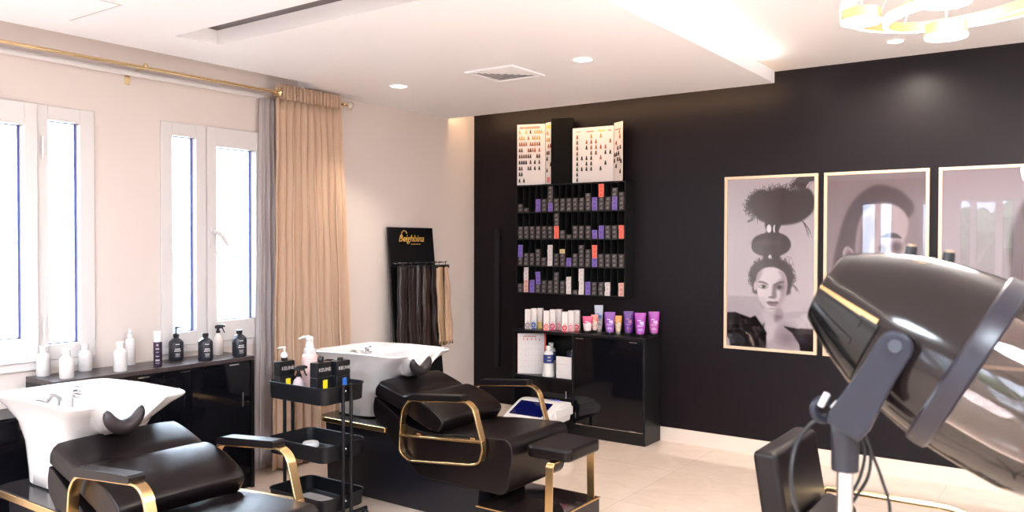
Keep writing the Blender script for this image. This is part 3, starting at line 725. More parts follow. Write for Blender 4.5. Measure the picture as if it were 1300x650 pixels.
for k, (y, w, m_, sl, lb) in enumerate(HP):
    t = thing('hair_extension', (.175, y, 1.41), lb, 'hair extension', 'hair packs hanging on the display rail')
    bm = B(); rs = np.random.default_rng(k); R_ = []
    for q in range(18):
        f_ = q/17; z = 1.385-f_*.66; ww = w*.82*(1+.15*f_); dx = .016+.008*f_; sway = .030*f_*(1 if k > 4 else .25*math.sin(k*2.1))+.004*math.sin(q*.8+k*1.7)
        rg = []
        for i in range(36):
            a = 2*PI*i/36; rr = 1+.10*math.sin(9*a+k)+.05*math.sin(17*a+q*.2)
            rg.append((.178+dx*math.sin(a)*rr, y+sway*2+ww*math.cos(a)*rr, z+(.02*math.sin(7*a) if q == 17 else 0)))
        R_.append(rg)
    loft(bm, R_); obj('hair_strands', bm, m_, t)
    bm = B(); box(bm, .166, .190, y-w*.9, y+w*.9, 1.375, 1.405); tube(bm, [(.176, y, 1.40), (.176, y, 1.43), (.186, y, 1.437)], .003, 6); obj('hanger_clip', bm, BLKPL, t)
    if sl:
        bm = B(); R_ = []
        for q in range(8):
            f_ = q/7; z = 1.40-f_*.69; R_.append(ring((.178, y+.02*f_*(k > 4)), .031+.003*math.sin(q*2.1), w*.82*(1.10+.15*f_)+.004*math.sin(q*3), z, 28, 2.6))
        loft(bm, R_, False, False); obj('plastic_sleeve', bm, SLEEVE, t)

# ------------------------------------------------------------------ black wall: rack
RX0, RX1, RZ0, RZ1, RY = .583, 1.668, 1.150, 2.105, -.14
t = thing('display_rack', ((RX0+RX1)/2, RY, RZ0), 'black wall rack of small compartments filled with hair colour boxes', 'rack')
NC = 17; cw = (RX1-RX0-.02)/NC
rowz = [RZ0+.010+k*(RZ1-RZ0-.012)/4 for k in range(5)]
for x in (RX0, RX1-.010): obj('side_panel', bx(x, x+.010, RY, -.002, RZ0, RZ1), mat('rack_edge', (.008, .008, .009), .5, spec=.2), t, smooth=False)
obj('back_panel', bx(RX0+.01, RX1-.01, -.010, -.002, RZ0, RZ1), BLKLAM, t, smooth=False)
RE = mat('rack_board', (.010, .010, .011), .5, spec=.3)
for k in range(5): obj('shelf', bx(RX0+.01, RX1-.01, RY, -.010, rowz[k]-.010, rowz[k]), RE, t, smooth=False)
for r in range(4):
    for c in range(1, NC): obj('divider', bx(RX0+.01+c*cw-.0012, RX0+.01+c*cw+.0012, RY+.002, -.010, rowz[r], rowz[r+1]-.010), RE, t, smooth=False)
# stacks, bottom to top, row by row from the top
ROWS = ['KK K - PPP KKK PPKKKK KKK KKK KKK KKK KKK KKKK PPP KKKRRR KKK PPPKK KKKK',
        'KKK KKK KKK KKK KKK KKK RRRKKK KK K KKK KKK KKK PP PPP KKK KKK RRR',
        'KKPPP KKK KKK KKKK KK WWWWW KKK KKKY PP KKK KKKKK KKKK PPRRR KKK KKK KKK KKK',
        'KK OOOWWW PPP KKPPP KKK KKK KKKKK KKK WWWW K WWWWWW PPP KKK KKK WWW - OOO']
bh = .0365
def boxmat(nm, c, rough=.45): return mat(nm, c, rough)
BC = {'K': ('dark grey', (.050, .043, .045), (.11, .10, .10)), 'P': ('purple', (.20, .13, .48), (.45, .38, .62)), 'R': ('coral red', (.85, .17, .12), (.88, .35, .28)),
      'W': ('white', (.72, .66, .66), (.78, .74, .74)), 'Y': ('pale yellow', (.75, .58, .30), (.8, .68, .45)), 'O': ('peach', (.72, .42, .36), (.78, .60, .55))}
PR = {'K': (.30, .27, .27), 'P': (.09, .05, .25), 'R': (.55, .10, .08), 'W': (.50, .42, .44), 'Y': (.2, .1, .08), 'O': (.40, .16, .14)}
boxmesh = {}
for kk, (nm, c1, c2) in BC.items():
    bm = B(); w = .0475
    box(bm, -w/2, w/2, 0, .125, 0, bh-.0012, 0)
    for f in bm.faces:
        if f.normal.x > .9 or f.calc_center_median().x > w/2-1e-4: f.material_index = 1
    # printed mark on the end flap
    for a0_, a1_, zz in ((-.012, .008, .018), (-.015, .013, .011), (-.006, .014, .024)):
        v = [bm.verts.new(p) for p in ((a0_, -.0004, zz), (a1_, -.0004, zz-.002), (a1_, -.0004, zz+.0015), (a0_, -.0004, zz+.0035))]; bm.faces.new(v).material_index = 2
    me = bpy.data.meshes.new('colour_box_'+nm.replace(' ', '_')); bm.to_mesh(me); bm.free()
    for m_ in (boxmat('box_'+nm, c1), boxmat('box_side_'+nm, c2), boxmat('box_print_'+nm, PR[kk])): me.materials.append(m_)
    boxmesh[kk] = me
ORD = ['first', 'second', 'third', 'fourth', 'fifth', 'sixth', 'seventh', 'eighth', 'ninth', 'tenth', 'eleventh', 'twelfth', 'thirteenth', 'fourteenth', 'fifteenth', 'sixteenth', 'seventeenth']
RN = ['top', 'second', 'third', 'bottom']
for r, row in enumerate(ROWS):
    zb = rowz[3-r]
    for c, st in enumerate(row.split()):
        if st == '-': continue
        for k, ch in enumerate(st):
            o = bpy.data.objects.new('hair_colour_box', boxmesh[ch]); COL.objects.link(o)
            x = RX0+.01+(c+.5)*cw
            o.location = (x+random.uniform(-.002, .002), RY+.004+random.uniform(0, .004), zb+.0004+k*bh); o.rotation_euler.z = random.uniform(-.015, .015)
            pos = 'lone box' if len(st) == 1 else ('lowest' if k == 0 else 'topmost' if k == len(st)-1 else f'{ORD[k]} from bottom')
            tag(o, f'{BC[ch][0]} hair colour box, {RN[r]} rack row, {ORD[c]} compartment from left, {pos}', 'box', f'hair colour boxes in the {RN[r]} row of the rack')

# colour charts on top of the rack ------------------------------------
def chart_panel(bm, p0, p1, z0, z1, th=.006, mi=0):
    a, b = Vector((*p0, 0)), Vector((*p1, 0)); d = (b-a).normalized(); n = Vector((-d.y, d.x, 0))
    loft(bm, [[(q.x, q.y, z0) for q in (a, b, b+n*th, a+n*th)], [(q.x, q.y, z1) for q in (a, b, b+n*th, a+n*th)]], mi=mi)
def swatch_panel(p0, p1, z0, z1, spots, page, head):
    a, b = Vector((*p0, 0)), Vector((*p1, 0)); d = (b-a).normalized(); n = Vector((d.y, -d.x, 0)); L = (b-a).length
    ang = math.atan2(d.y, d.x); rp_ = rootpos(page)
    for u, v, mi in spots:
        if mi not in SWMESH:
            bm = B(); w = .0085; hh = .034
            prof = [(-.35, 1), (.35, 1), (.7, .5), (1, 0), (.3, -.04), (-.3, .03), (-1, 0), (-.7, .5)]
            loft(bm, [[(w*q[0], -.0002, hh*q[1]) for q in prof], [(w*q[0], -.006*(1 if q[1] < .9 else .4), hh*q[1]) for q in prof]])
            bmesh.ops.recalc_face_normals(bm, faces=bm.faces); me = bpy.data.meshes.new('swatch'); bm.to_mesh(me); bm.free(); me.materials.append(SWM[mi]); SWMESH[mi] = me
        o = bpy.data.objects.new('swatch', SWMESH[mi]); COL.objects.link(o); o.parent = page
        o.location = a+d*(u*L)+n*.001+Vector((0, 0, z0+v*(z1-z0)))-rp_; o.rotation_euler.z = ang
    for u0, u1, v0, v1, mi in head:
        c0 = a+d*(u0*L); c1 = a+d*(u1*L); bm = B()
        v = [bm.verts.new((q.x+n.x*.0012, q.y+n.y*.0012, z0+(z1-z0)*vv)) for q, vv in ((c0, v0), (c1, v0), (c1, v1), (c0, v1))]; bm.faces.new(v)
        obj('heading_print', bm, SWM[mi], page, smooth=False)
SWMESH = {}
SWM = [mat('swatch_blonde', (.55, .33, .14), .5), mat('swatch_copper', (.36, .13, .06), .5), mat('swatch_brown', (.11, .05, .035), .5), mat('swatch_black', (.015, .011, .011), .5), mat('swatch_violet', (.05, .025, .06), .5), mat('heading_gold', (.72, .52, .12), .5), mat('heading_brown', (.42, .25, .2), .6), mat('heading_red', (.62, .2, .2), .6)]
ZR = RZ1
t = thing('colour_chart', (.76, -.09, ZR), 'open white hair swatch chart on the left of the rack top', 'colour chart')
bm = B(); chart_panel(bm, (.590, -.135), (.838, -.060), ZR, 2.640); pg1 = obj('chart_page', bm, PAPER, t, smooth=False)
bm = B(); chart_panel(bm, (.842, -.060), (.925, -.095), ZR, 2.645); pg2 = obj('chart_page', bm, PAPER, t, smooth=False)
sp = []
LROWS = [(.90-.055, '0..0.4.0000.'), (.745, '000.1.0000..'), (.645, '1111.11112.1'[:11]), (.545, '22..1211.1..'[:11]), (.445, '222222..22.2'[:11]), (.345, '3333.2.3.2..'[:11]), (.245, '32..33.3.3..'[:11]), (.150, '33.........'), (.045, '3.3........')]
for v, s_ in LROWS:
    for i, ch in enumerate(s_):
        if ch != '.': sp.append((.09+i*.078, v, int(ch)))
swatch_panel((.590, -.135), (.838, -.060), ZR, 2.640, sp, pg1, [(.08, .24, .925, .965, 6), (.26, .80, .925, .965, 6)])
sp = [(.35, .80, 0), (.3, .69, 0), (.65, .69, 0), (.5, .59, 1), (.85, .59, 1), (.3, .48, 2), (.6, .48, 2), (.3, .385, 3), (.9, .29, 3), (.3, .20, 3)]
swatch_panel((.842, -.060), (.925, -.095), ZR, 2.645, sp, pg2, [(.15, .85, .90, .955, 5), (.25, .75, .03, .12, 7)])
t = thing('chart_folder', (1.02, -.10, ZR), 'closed matt black folder standing between the two swatch charts', 'folder')
bm = B(); prism(bm, [(.940, -.128), (1.125, -.062), (1.121, -.052), (.936, -.118)], ZR, 2.668, 'z'); obj('folder_cover', bm, mat('matt_black_card', (.003, .003, .003), .8, spec=.15), t, bevel=.001)
t = thing('colour_chart', (1.35, -.06, ZR), 'wide white hair swatch chart on the right of the rack top', 'colour chart')
bm = B(); chart_panel(bm, (1.132, -.085), (1.512, -.058), ZR, 2.571); pg3 = obj('chart_page', bm, PAPER, t, smooth=False)
bm = B(); chart_panel(bm, (1.516, -.058), (1.625, -.120), ZR, 2.590); pg4 = obj('chart_page', bm, PAPER, t, smooth=False)
sp = []
RR = [(.80, '1..0.0..'), (.70, '2.111..1'), (.60, '2.31111.'), (.50, '2..22.33'), (.41, '3333.1..'), (.31, '3.33..3.'), (.215, '3333.3..'), (.12, '3.......'), (.025, '3.......')]
for v, s_ in RR:
    for i, ch in enumerate(s_):
        if ch != '.': sp.append((.12+i*.115, v, int(ch)))
swatch_panel((1.132, -.085), (1.512, -.058), ZR, 2.571, sp, pg3, [(.10, .2, .92, .935, 6), (.34, .52, .91, .935, 6), (.62, .80, .91, .935, 5), (.86, .95, .91, .935, 6)])
sp = [(.7, .8, 0), (.75, .72, 1), (.3, .62, 1), (.5, .53, 2), (.8, .54, 2), (.15, .42, 2), (.35, .43, 3), (.6, .44, 3), (.1, .32, 3), (.5, .34, 2), (.75, .34, 2), (.3, .23, 3), (.8, .13, 3), (.9, .3, 3)]
swatch_panel((1.516, -.058), (1.625, -.120), ZR, 2.590, sp, pg4, [(.1, .85, .87, .89, 6)])

# wall cabinet under the rack ------------------------------------------
CX0, CX1, CY, CZ = .655, 1.925, -.289, .848
t = thing('cabinet', ((CX0+CX1)/2, -.15, 0), 'low black cabinet with an open shelf against the black wall', 'cabinet')
obj('worktop', bx(CX0-.003, CX1+.003, CY-.004, -.002, CZ-.022, CZ), BLKLAM, t, smooth=False, bevel=.0015)
bm = B()
for a in ((CX0, CX0+.018), (1.256, 1.274), (CX1-.018, CX1)): box(bm, a[0], a[1], CY, -.013, 0, CZ-.022)
box(bm, CX0+.018, CX1-.018, CY+.002, -.013, .080, .098); box(bm, CX0+.018, CX1-.018, -.025, -.013, .098, CZ-.022); box(bm, CX0+.018, CX1-.018, CY+.001, CY+.017, 0, .080)
obj('cabinet_body', bm, mat('cabinet_edge_black', (.006, .006, .007), .4, spec=.35), t, smooth=False)
obj('shelf', bx(CX0+.018, 1.256, CY+.002, -.025, .440, .458), BLKLAM, t, smooth=False)
d = obj('door', bx(1.278, 1.903, CY-.001, CY+.014, .104, .822), BLKGL, t, smooth=False, bevel=.001)
obj('handle', bx(1.290, 1.300, CY-.009, CY-.001, .14, .20), SILVER, d, smooth=False)
for x in (1.33, 1.82): obj('hinge_clip', bx(x-.035, x+.035, CY-.006, CY-.001, .806, .814), SILVER, d, smooth=False); obj('hinge_clip', bx(x-.03, x+.03, CY-.006, CY-.001, .100, .108), SILVER, d, smooth=False)
obj('door_rail', bx(1.276, 1.906, CY-.003, CY+.004, .098, .1025), SILVER, d, smooth=False)
d = obj('door', bx(CX0+.02, 1.254, CY-.001, CY+.014, .104, .438), BLKGL, t, smooth=False, bevel=.001)
obj('handle', bx(1.20, 1.21, CY-.009, CY-.001, .30, .36), SILVER, d, smooth=False)
# things on the cabinet: three groups of tall boxes
RINGS = {'grey': (.28, .24, .26), 'blue': (.05, .14, .5), 'yellow': (.75, .52, .05), 'coral': (.75, .18, .16), 'crimson': (.62, .03, .12), 'pink': (.75, .28, .33), 'red': (.70, .06, .08)}
def tall_box(x, y, h, col, label, rot=.25):
    m1 = mat('carton_white', (.76, .71, .71), .45); m2 = mat('ring_'+col, RINGS[col], .5)
    bm = B(); w = .048; z = CZ; box(bm, x-w/2, x+w/2, y-.02, y+.02, z, z+h)
    for f in bm.faces:
        if f.calc_center_median().x > x+w/2-1e-4: f.material_index = 0
    def rg(cx, cz, ra, rb):
        n = 20
        for i in range(n):
            a, b = 2*PI*i/n, 2*PI*(i+1)/n
            v = [bm.verts.new((cx+r*math.cos(q), y-.0206, cz+r*math.sin(q))) for r, q in ((ra, a), (ra, b), (rb, b), (rb, a))]; bm.faces.new(v).material_index = 1
    rg(x, z+.034, .023, .010); rg(x, z+.034, .006, .001); rg(x+.004, z+.062, .010, .007)
    v = [bm.verts.new(p) for p in ((x-w/2, y-.0204, z), (x+w/2, y-.0204, z), (x+w/2, y-.0204, z+.010), (x-w/2, y-.0204, z+.010))]; bm.faces.new(v).material_index = 1
    R = Matrix.Translation((x, y, 0)) @ Matrix.Rotation(rot, 4, 'Z') @ Matrix.Translation((-x, -y, 0)); bmesh.ops.transform(bm, matrix=R, verts=bm.verts)
    tag(obj('carton', bm, [m1, m2], smooth=False, origin=(x, y, z)), label, 'box', 'tall white cartons standing on the wall cabinet')
tall_box(.775, -.225, .170, 'grey', 'tall white carton with grey ring, furthest left on the cabinet')
tall_box(.800, -.170, .176, 'blue', 'tall white carton with blue ring, between the grey and yellow ones')
tall_box(.826, -.115, .176, 'yellow', 'tall white carton with yellow ring in the left trio')
tall_box(.966, -.225, .168, 'coral', 'tall white carton with coral ring, front of the middle group')
tall_box(.995, -.170, .176, 'crimson', 'tall white carton with crimson ring in the middle group')
tall_box(1.020, -.115, .176, 'pink', 'tall white carton at the rear of the middle group')
tall_box(1.150, -.225, .168, 'red', 'tall white carton with red ring, front of the right group')
tall_box(1.178, -.170, .176, 'pink', 'tall white carton with pink ring in the right group')
tall_box(1.200, -.115, .176, 'red', 'tall white carton at the rear of the right group')
def tube_tall(x, y, h, w, cols, label, cap=(.012, .012, .014), rot=.5, caph=.022, lift=0):
    z = CZ+.0005
    t = thing('cream_tube', (x, y, z), label, 'tube', 'squeeze tubes standing on the wall cabinet')
    bm = B(); n = 24
    lathe(bm, (x, y, z), [(w*.30, 0), (w*.32, .003), (w*.32, caph), (w*.28, caph+.001)], n)
    obj('cap', bm, mat('tube_cap', cap, .3), t)
    bm = B(); R_ = []
    for k in range(9):
        f_ = k/8; rx = w*(.34+.16*f_**.7); ry = w*.30*(1-f_)**.8+.0015
        R_.append(ring((x, y), rx, ry, z+caph+(h-caph)*f_, n, 2, rot))
    loft(bm, R_); zc = z+caph+(h-caph)*.45
    for f in bm.faces: f.material_index = 0 if f.calc_center_median().z > zc else 1
    obj('tube_body', bm, [mat('tube_upper', cols[0], .3), mat('tube_lower', cols[1], .3)], t)
    bm = B(); ux, uy = math.cos(rot), math.sin(rot); nx, ny = uy, -ux
    for (a, b, c_, d_, o_) in ((-.25, .05, .66, .70, 0), (-.05, .30, .50, .64, 1), (-.3, .25, .44, .47, 0), (-.2, .2, .30, .33, 0), (-.25, .3, .25, .27, 0)):
        f_ = (c_+d_)/2; ry = w*.30*(1-f_)**.8+.004
        v = [bm.verts.new((x+ux*w*q+nx*ry, y+uy*w*q+ny*ry, z+h*e)) for q, e in ((a, c_), (b, c_), (b, d_), (a, d_))]; bm.faces.new(v)
    obj('label_print', bm, mat('tube_print', cols[2], .4), t, smooth=False)
PK, PW, MG, PU, DP = (.55, .06, .18), (.62, .48, .50), (.30, .03, .32), (.20, .05, .33), (.085, .012, .18)
tube_tall(1.358, -.21, .140, .085, (PK, PW, (.8, .6, .65)), 'short pink and white tube at the left of the tubes')
tube_tall(1.385, -.14, .150, .060, ((.75, .25, .20), (.75, .5, .45), (.8, .7, .6)), 'small coral tube half hidden behind the pink one')
tube_tall(1.385, -.07, .225, .075, ((.48, .50, .60), (.62, .56, .58), (.10, .2, .5)), 'tallest tube, pale blue-grey, at the back', cap=(.4, .36, .36))
tube_tall(1.560, -.20, .185, .090, ((.20, .045, .32), (.23, .07, .36), (.55, .40, .68)), 'purple tube standing in front of the orange one')
tube_tall(1.590, -.11, .150, .062, ((.80, .36, .08), (.78, .60, .42), (.8, .7, .6)), 'small orange and cream tube behind the purple tube', cap=(.4, .35, .3))
tube_tall(1.700, -.14, .195, .085, (DP, (.12, .02, .26), (.38, .15, .32)), 'darkest purple tube, third of the purple row')
tube_tall(1.825, -.18, .190, .092, (MG, (.33, .05, .38), (.45, .42, .68)), 'magenta tube in front, second from the right end')
tube_tall(1.886, -.06, .195, .090, ((.32, .035, .34), (.36, .07, .32), (.60, .36, .60)), 'magenta tube at the right end of the cabinet')
# niche: calendar, bottles, card
t = thing('desk_calendar', (.76, -.2, .458), 'white desk calendar with red edges on the open shelf', 'calendar')
bm = B(); chart_panel(bm, (.690, -.262), (.892, -.150), .4585, .808, .004); obj('calendar_page', bm, PAPER, t, smooth=False)
bm = B(); chart_panel(bm, (.684, -.262), (.902, -.142), .4585, .806, -.0005); 
bmesh.ops.translate(bm, vec=(-.002, .006, 0), verts=bm.verts); obj('backing_board', bm, mat('red_card', (.72, .10, .09), .5), t, smooth=False)
bm = B(); a, b = Vector((.690, -.262, 0)), Vector((.892, -.150, 0)); d = (b-a).normalized(); n = Vector((d.y, -d.x, 0))*.0012; L = (b-a).length
def mark(u0, u1, z0, z1, mi):
    c0, c1 = a+d*u0*L+n, a+d*u1*L+n; bm.faces.new([bm.verts.new((q.x, q.y, z)) for q, z in ((c0, z0), (c1, z0), (c1, z1), (c0, z1))]).material_index = mi
for k in range(6): mark(.2+k*.085, .26+k*.085, .778, .785, 0)
for k in range(5): mark(.2+k*.15, .235+k*.15, .752, .764, 0)
for r_ in range(5):
    for k in range(6): mark(.14+k*.13, .17+k*.13, .72-r_*.05, .725-r_*.05, 1)
obj('calendar_print', bm, [mat('red_print', (.6, .08, .06), .6), mat('faint_print', (.5, .47, .5), .6)], t, smooth=False)
def lotion(x, y, h, r, label, group=None):
    t = thing('lotion_bottle', (x, y, .458), label, 'bottle')
    bm = B(); lathe(bm, (x, y, .458), [(r*1.0, 0), (r*1.02, .004), (r*.80, h*.42)]); lathe(bm, (x, y, .458), [(r*.78, h*.42), (r*.80, h*.74), (r*.72, h*.80), (r*.38, h*.86), (r*.38, h*.88)]); obj('bottle_body', bm, WPLAST, t)
    bm = B(); lathe(bm, (x, y, .458), [(r*.805, h*.44), (r*.83, h*.445), (r*.83, h*.72), (r*.80, h*.725)]); lb = obj('label_band', bm, mat('navy_label', (.03, .05, .20), .4), t)
    bm = B(); lathe(bm, (x, y, .458+h*.88), [(r*.44, 0), (r*.44, h*.10), (r*.40, h*.12)]); obj('cap', bm, WPLAST, t)
    bm = B(); print_lines(bm, (x, y), r*.84, .458, [(h*.62, .35, .012), (h*.52, .45, .008)], -.9, .8, 0); obj('label_print', bm, GREYTX, t, smooth=False)
lotion(.985, -.225, .258, .055, 'white bottle with navy label band and wide foot, front of the open shelf')
lotion(.930, -.10, .270, .05, 'second white bottle half hidden behind the navy-banded one')
t = thing('paper_card', (1.15, -.245, .458), 'square white card standing at the right end of the open shelf', 'card')
bm = B(); box(bm, 1.085, 1.235, -.262, -.245, .4585, .640); obj('card_sheet', bm, PAPER, t, smooth=False, bevel=.001)
bm = B(); box(bm, 1.10, 1.20, -.2628, -.262, .575, .578); obj('card_print', bm, GREYTX, t, smooth=False)
t = thing('cream_jar', (1.17, -.13, .458), 'dark navy jar standing behind the white card', 'jar')
bm = B(); lathe(bm, (1.17, -.13, .458), [(.05, 0), (.052, .004), (.052, .19), (.048, .20)]); obj('jar_body', bm, mat('navy_jar', (.015, .02, .07), .3), t)
bm = B(); lathe(bm, (1.17, -.13, .658), [(.053, 0), (.053, .03), (.05, .034)]); obj('lid', bm, BLKPL, t)
bm = B(); print_lines(bm, (1.17, -.13), .0526, .458, [(.165, .5, .006), (.150, .5, .004)], -1.0, .8, 0); obj('label_print', bm, mat('blue_print', (.05, .1, .3), .5), t, smooth=False)

# steriliser box on the floor
t = thing('low_stand', (1.08, -.53, 0), 'low black stand under the white steriliser', 'stand')
obj('stand_top', bx(.90, 1.25, -.70, -.36, .100, .124), BLKLAM, t, smooth=False, bevel=.002)
for xx in (.92, 1.21):
    for yy in (-.68, -.40): obj('leg', bx(xx, xx+.02, yy, yy+.02, 0, .100), BLKMET, t, smooth=False)
t = thing('steriliser', (1.08, -.56, .124), 'white steriliser cabinet with dark blue window, before the wall cabinet', 'steriliser')
prof = [(-.70, .125), (-.36, .145), (-.33, .285), (-.44, .300), (-.50, .292), (-.70, .205), (-.74, .170)]
bm = B(); prism(bm, rounded(prof, [.01, .01, .03, .02, .03, .03, .03], 4), .865, 1.285, 'x'); obj('housing', bm, WPLAST, t, bevel=.010, seg=3)
bm = B(); s0, s1 = Vector((-.515, .2875)), Vector((-.69, .2110)); nn = Vector((-.4, .92)).normalized()*.004
loft(bm, [[(x, q.x+nn.x*m_, q.y+nn.y*m_) for q, m_ in ((s0, -.5), (s1, -.5), (s1, 1), (s0, 1))] for x in (.905, 1.215)]); obj('viewing_window', bm, mat('blue_window', (.002, .004, .065), .08), t, smooth=False)
bm = B(); box(bm, 1.280, 1.30, -.60, -.34, .19, .26); obj('side_vent', bm, WPLAST, t, bevel=.006)
bm = B()
for k in range(3): lathe(bm, (1.13+k*.035, -.40, .296), [(.012, 0), (.012, .006), (.008, .008)], 14)
obj('button', bm, mat('blue_button', (.08, .1, .5), .4), t)

# cable duct on the black wall
o = obj('wall_conduit', bx(.255, .305, -.022, -.001, .45, 1.72), mat('duct_black', (.012, .010, .011), .5, spec=.25), smooth=False, bevel=.003)
tag(o, 'slim dark vertical cable duct on the black wall left of the rack', 'conduit')

# ------------------------------------------------------------------ pictures
def canvas(W, H, bg): return np.tile(np.array(bg, float), (H, W, 1))
def blur(m_, k):
    k = int(k)
    for _ in range(2):
        for ax in (0, 1):
            if k < 1: continue
            p = np.pad(m_, [(k, k) if a == ax else (0, 0) for a in (0, 1)], mode='edge'); c = np.cumsum(p, axis=ax); z = np.zeros_like(np.take(c, [0], axis=ax)); c = np.concatenate([z, c], axis=ax)
            n = m_.shape[ax]; m_ = (np.take(c, range(2*k+1, 2*k+1+n), axis=ax)-np.take(c, range(0, n), axis=ax))/(2*k+1)
    return m_
class Cv:
    def __init__(s, W, H, bg): s.a = canvas(W, H, bg); s.W, s.H = W, H; s.Y, s.X = np.mgrid[0:H, 0:W]; s.u = (s.X+.5)/W; s.v = (s.Y+.5)/H
    def put(s, m_, col, op=1): s.a = s.a*(1-(m_*op)[..., None])+np.array(col)*(m_*op)[..., None]
    def ell(s, cx, cy, rx, ry, col, soft=.1, op=1, rot=0):
        as_ = s.W/s.H; dx = (s.u-cx); dy = (s.v-cy)/as_
        c, sn = math.cos(rot), math.sin(rot); X = dx*c+dy*sn; Y = -dx*sn+dy*c
        d = np.sqrt((X/rx)**2+(Y/(ry/as_))**2); s.put(np.clip((1+soft-d)/(2*soft+1e-6), 0, 1), col, op)
    def poly(s, pts, col, soft=1, op=1, smooth=True):
        if smooth: pts = [(p.x, p.y) for p in catmull([(q[0], q[1], 0) for q in pts], 6, True)]
        ins = np.zeros((s.H, s.W), bool); n = len(pts)
        for i in range(n):
            x0, y0 = pts[i]; x1, y1 = pts[(i+1) % n]
            if y0 == y1: continue
            cnd = ((y0 > s.v) != (y1 > s.v)) & (s.u < (x1-x0)*(s.v-y0)/(y1-y0)+x0); ins ^= cnd
        s.put(blur(ins.astype(float), soft), col, op)
    def hair(s, x0, y0, x1, y1, bend, col, n=12, w=.5, op=.5):
        t_ = np.linspace(0, 1, 60); X = x0+(x1-x0)*t_+bend*np.sin(t_*PI)*(y1-y0); Y = y0+(y1-y0)*t_-bend*np.sin(t_*PI)*(x1-x0)
        ix = (X*s.W).astype(int); iy = (Y*s.H).astype(int); k = (ix >= 0) & (ix < s.W) & (iy >= 0) & (iy < s.H)
        for a, b in zip(ix[k], iy[k]): s.a[b, a] = s.a[b, a]*(1-op)+np.array(col)*op
def picture(name, x0, x1, z0, z1, cv, label):
    fwid = .022; y = -.028
    t = thing(name, ((x0+x1)/2, -.014, z0), label, 'picture', 'framed portraits on the black wall')
    bm = B(); box(bm, x0, x1, -.030, -.001, z0, z0+fwid); box(bm, x0, x1, -.030, -.001, z1-fwid, z1); box(bm, x0, x0+fwid, -.030, -.001, z0+fwid, z1-fwid); box(bm, x1-fwid, x1, -.030, -.001, z0+fwid, z1-fwid)
    obj('picture_frame', bm, WOODF, t, bevel=.002, smooth=False)
    a0, a1, b0, b1 = x0+fwid, x1-fwid, z0+fwid, z1-fwid
    H, W = cv.H, cv.W
    xs = np.linspace(a0, a1, W); zs = np.linspace(b1, b0, H); X, Z = np.meshgrid(xs, zs)
    co_ = np.stack([X, np.full_like(X, -.014), Z], -1).reshape(-1, 3)
    idx = np.arange(H*W).reshape(H, W); q = np.stack([idx[:-1, :-1], idx[1:, :-1], idx[1:, 1:], idx[:-1, 1:]], -1).reshape(-1, 4)
    me = bpy.data.meshes.new('print'); me.vertices.add(H*W); me.vertices.foreach_set('co', co_.ravel()); me.loops.add(q.size); me.loops.foreach_set('vertex_index', q.ravel())
    me.polygons.add(len(q)); me.polygons.foreach_set('loop_start', np.arange(0, q.size, 4)); me.update(calc_edges=True)
    ca = me.color_attributes.new('ink', 'FLOAT_COLOR', 'POINT'); rgba = np.concatenate([np.clip(cv.a, 0, 1)**2.2, np.ones((H, W, 1))], -1); ca.data.foreach_set('color', rgba.astype(np.float32).ravel())
    m_ = bpy.data.materials.new('photo_print'); m_.use_nodes = True; nt = m_.node_tree; b = nt.nodes['Principled BSDF']; b.inputs['Roughness'].default_value = .6; b.inputs['Specular IOR Level'].default_value = .1
    at_ = nt.nodes.new('ShaderNodeVertexColor'); at_.layer_name = 'ink'; nt.links.new(at_.outputs[0], b.inputs['Base Color'])
    o = obj('photo_print', me, m_, t, smooth=False)
    obj('picture_glass', bx(a0, a1, -.0205, -.0185, b0, b1), PGLASS, t, smooth=False)
    return t
DK = (.14, .10, .12); BG1 = (.80, .75, .78)
cv = Cv(210, 400, BG1); cv.put(np.clip(cv.v*1.1-.1, 0, 1), (.84, .79, .82), .8)
# top tuft
rs = np.random.default_rng(2)
cv.poly([(.27, .13), (.36, .07), (.50, .075), (.62, .06), (.74, .085), (.84, .075), (.93, .07), (.99, .12), (.99, .18), (.93, .225), (.80, .265), (.60, .275), (.42, .255), (.33, .215)], DK, 2)
cv.ell(.55, .16, .24, .07, (.27, .21, .22), .5, .5)
for k in range(420):
    a = rs.uniform(PI*.75, PI*2.05); cx, cy = .58+.34*math.cos(a)*rs.uniform(.7, 1), .16+.085*math.sin(a)*rs.uniform(.6, 1)
    L = rs.uniform(.03, .09); an = a+rs.normal(0, .5); cv.hair(cx, cy, cx+L*math.cos(an), cy+L*.6*math.sin(an), rs.normal(0, .3), DK, op=.45)
for k in range(160):
    cv.hair(.8+rs.uniform(-.1, .1), .06+rs.uniform(-.02, .05), .8+rs.uniform(0, .25), rs.uniform(-.01, .03), .1, DK, op=.5)
for k in range(8): cv.hair(.86, .25, .96+rs.uniform(-.04, .02), .33+rs.uniform(-.02, .02), .05, DK, op=.4); cv.hair(.32, .23, .24, .255+rs.uniform(-.01, .01), .05, DK, op=.3)
# neck of hair between knots
cv.poly([(.45, .26), (.62, .26), (.60, .31), (.61, .34), (.44, .34), (.46, .31)], DK, 1); cv.ell(.49, .297, .028, .026, (.97, .95, .96), .15); cv.ell(.555, .297, .018, .024, (.97, .95, .96), .2); cv.ell(.572, .297, .016, .024, DK, .2)
cv.poly([(.29, .385), (.33, .345), (.45, .322), (.60, .322), (.70, .345), (.74, .39), (.70, .43), (.60, .455), (.42, .455), (.31, .43)], (.17, .12, .14), 1)
cv.ell(.44, .378, .13, .014, (.42, .35, .37), .6, .5); cv.ell(.6, .385, .03, .04, (.30, .24, .26), .6, .5)
cv.poly([(.44, .45), (.60, .45), (.62, .475), (.60, .50), (.44, .50), (.43, .475)], DK, 1); cv.ell(.505, .468, .024, .020, (.96, .94, .95), .2)
